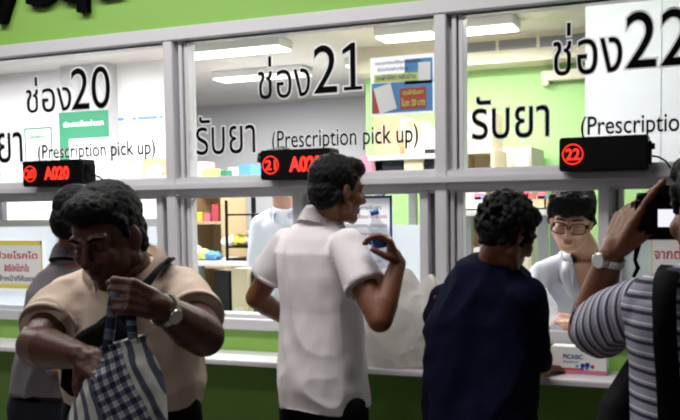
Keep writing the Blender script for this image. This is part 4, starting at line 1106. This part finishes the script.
MB().cone(cc+cF*.02, cc+cF*.075, .038, .036, 32).build('lens_barrel', M['black'], e, True)
cb(.002, -.006, -.0285, .034, .026, .002, 'screen_bezel', M['rubber'], .001)
cb(.002, -.002, -.0308, .0265, .0195, .0006, 'screen', M['screen'], 0)
cb(.016, -.012, -.0316, .0035, .0075, .0003, 'screen_figure', M['lcdfig'], 0); 
MB().sph(cc+cR*.016-cU*.001-cF*.0316, .0028, 8).build('screen_figure', M['lcdfig'], e, True)
for i in range(3):
    c_ = cc + cR*(-.040) + cU*(.01-.018*i) - cF*.029; MB().cone(c_, c_-cF*.002, .004, .004, 12).build('button', M['rubber'], e)
pts = [P(x, y, 2.05) for x, y in ((640, 240), (637, 250), (635, 260), (638, 268), (634, 276), (636, 284))]
MB().band(pts, CR, [.010, .012, .008, .010, .008, .006], .003).build('neck_strap', M['rubber'], e, True)

# backpack strap and shoulder bag of the photographer
e = empty('shoulder_bag', P(622, 400, 1.95)); tag(e, 'black shoulder bag hanging at the side of the striped shirt', 'bag')
pts = [P(x, y, d) for x, y, d in ((672, 266, 1.93), (668, 272, 1.86), (665, 282, 1.79), (664, 300, 1.755), (665, 340, 1.74), (668, 380, 1.735), (671, 440, 1.73), (674, 480, 1.73))]
MB().band(pts, CR, .046, .004).build('strap', M['rubber'], e, True)
mb = MB(); mb.loft([(P(640, 352, 1.95), CR, CFh, .010, .02), (P(634, 375, 1.95), CR, CFh, .030, .04), (P(628, 400, 1.95), CR, CFh, .050, .05), (P(624, 440, 1.95), CR, CFh, .065, .06), (P(624, 500, 1.95), CR, CFh, .070, .06)], 28, power=3)
skin(mb, 'bag_body', M['rubber'], e, .006, 2, fold=folds(.004, (6, 6, 6), 5))

# ------------------------------------------------------------------ things on the counter
# large crumpled plastic bag
bx0, bx1 = W(368, 360, -.12).x, W(446, 360, -.12).x; cx = (bx0+bx1)/2; hw = (bx1-bx0)/2; zt_ = W(405, 277, -.1).z; hb = zt_-zC
mb = MB(); ex, ey = Vector((1, 0, 0)), Vector((0, 1, 0))
secs = [(0, 1.0, .085), (.12, 1.04, .098), (.35, 1.0, .10), (.6, .93, .09), (.8, .86, .065), (.93, .80, .035), (1.0, .74, .014)]
mb.loft([(Vector((cx+.01*t, -.115, zC+.012+hb*t)), ex, ey, hw*a_, b_) for t, a_, b_ in secs], 64, power=2.6)
def crush(me):
    for v in me.vertices:
        t = (v.co.z-zC)/hb
        if t > .04:
            w = 1-abs(noise.noise(v.co*Vector((1, 1, 1)).length*3.2+Vector((5, 2, 1))))*2.2
            w2 = 1-abs(noise.noise(Vector((v.co.x*16, v.co.y*16, v.co.z*6))))*2
            n = noise.noise_vector(v.co*8)*.02
            v.co += n + Vector((0, -1, 0))*(.022*w+.012*w2) + Vector((1, 0, 0))*.012*noise.noise(Vector((v.co.z*20, v.co.y*9, 1)))
            if t > .85: v.co.z += .07*noise.noise(Vector((v.co.x*14, 3, 0)))*(t-.8)/.2
o = skin(mb, 'plastic_bag', M['plastic'], None, .005, 1, post=crush)
tag(o, 'large crumpled whitish plastic bag standing on the counter between polo and navy people', 'bag')
# medicine box
xk0, xk1 = W(550, 360, -.14).x, W(606, 360, -.14).x; zk = W(575, 347, -.12).z - zC
e = empty('medicine_box', ((xk0+xk1)/2, -.1, zC)); tag(e, 'white and pink medicine carton reading PICASIC on the counter at window 22', 'box')
kx, ky = (xk0+xk1)/2, -.085; hw = (xk1-xk0)/2
MB().box(kx-hw, kx+hw, ky-.035, ky+.035, zC+.001, zC+zk, bev=.002).build('carton_body', M['paper'], e)
yf = ky-.0355
MB().box(kx-hw*.98, kx+hw*.98, yf-.0006, yf, zC+.003, zC+zk*.16).build('pink_band', M['pink'], e)
MB().box(kx-hw*.98, kx+hw*.2, yf-.0006, yf, zC+zk*.16, zC+zk*.22).build('red_stripe', M['red_print'], e)
text('PICASIC', kx-hw*.55, kx+hw*.15, zC+zk*.56, zC+zk*.72, yf, M['navy'], e, 'brand_lettering', .02)
text('Paracetamol', kx-hw*.55, kx+hw*.0, zC+zk*.42, zC+zk*.49, yf, M['grey_print'], e, 'small_lettering', .0)
for (u, v, r, mm) in ((-.05, .30, .006, 'blue'), (.15, .33, .008, 'navy'), (.32, .36, .009, 'navy'), (.30, .24, .007, 'blue'), (.50, .30, .007, 'red_print'), (.12, .22, .005, 'navy')):
    c = Vector((kx+hw*u, yf, zC+zk*v)); MB().cone(c, c-Vector((0, .0007, 0)), r, r, 16).build('printed_dot', M[mm], e)
# clear bag in the pharmacist's hands
c = P(549, 312, 3.48); mb = MB()
mb.loft([(c+UP*(-.10), CRh, CFh, .05, .012), (c+UP*(-.03)-CRh*.01, CRh, CFh, .055, .022), (c+UP*.05-CRh*.02, CRh, CFh, .045, .012), (c+UP*.09-CRh*.03, CRh, CFh, .02, .008)], 36, power=2.6)
o = skin(mb, 'clear_bag', M['clearbag'], None, .004, 1, fold=folds(.008, (14, 14, 9), 61))
tag(o, 'small clear plastic bag held by the person in white coat and glasses', 'bag')

# ------------------------------------------------------------------ area lights added over hall and room
def area(name, loc, sx, sy, e, col=(1, 1, 1), rot=(0, 0, 0)):
    L = bpy.data.lights.new(name, 'AREA'); L.shape = 'RECTANGLE'; L.size = sx; L.size_y = sy; L.energy = e; L.color = col
    o = bpy.data.objects.new(name, L); COL.objects.link(o); o.location = loc; o.rotation_euler = rot; return o
area('hall_fill', (-.6, -1.15, 3.2), 3.4, .4, 74, (1, .97, .95))  # added unseen area light overhead, brightens the window wall and shades under the counter
area('hall_fill', (-1.2, -4.2, 3.3), 3.2, .5, 38, (1, .97, .95))  # second added area light, out of view, for the people's near side
for (x, y, e_) in ((-3.2, 1.3, 75), (-1.2, .9, 60), (.8, 1.2, 60), (-5, 1.3, 75), (-2.6, 3.8, 75)):
    area('room_fill', (x, y, ZCE-.03), 1.2, .3, e_, (1, .99, .97))  # extra area lights without fixtures, added to brighten the pharmacy room
w = bpy.data.worlds.new('world'); SC.world = w; w.use_nodes = True
w.node_tree.nodes['Background'].inputs[0].default_value = (.80, .82, .88, 1); w.node_tree.nodes['Background'].inputs[1].default_value = .05
SC.view_settings.view_transform = 'Standard'; SC.view_settings.look = 'None'; SC.view_settings.gamma = 1; SC.view_settings.exposure = 0
SC.cycles.filter_width = 2.2
SC.cycles.max_bounces = 10; SC.cycles.transparent_max_bounces = 16
SC.cycles.use_denoising = True
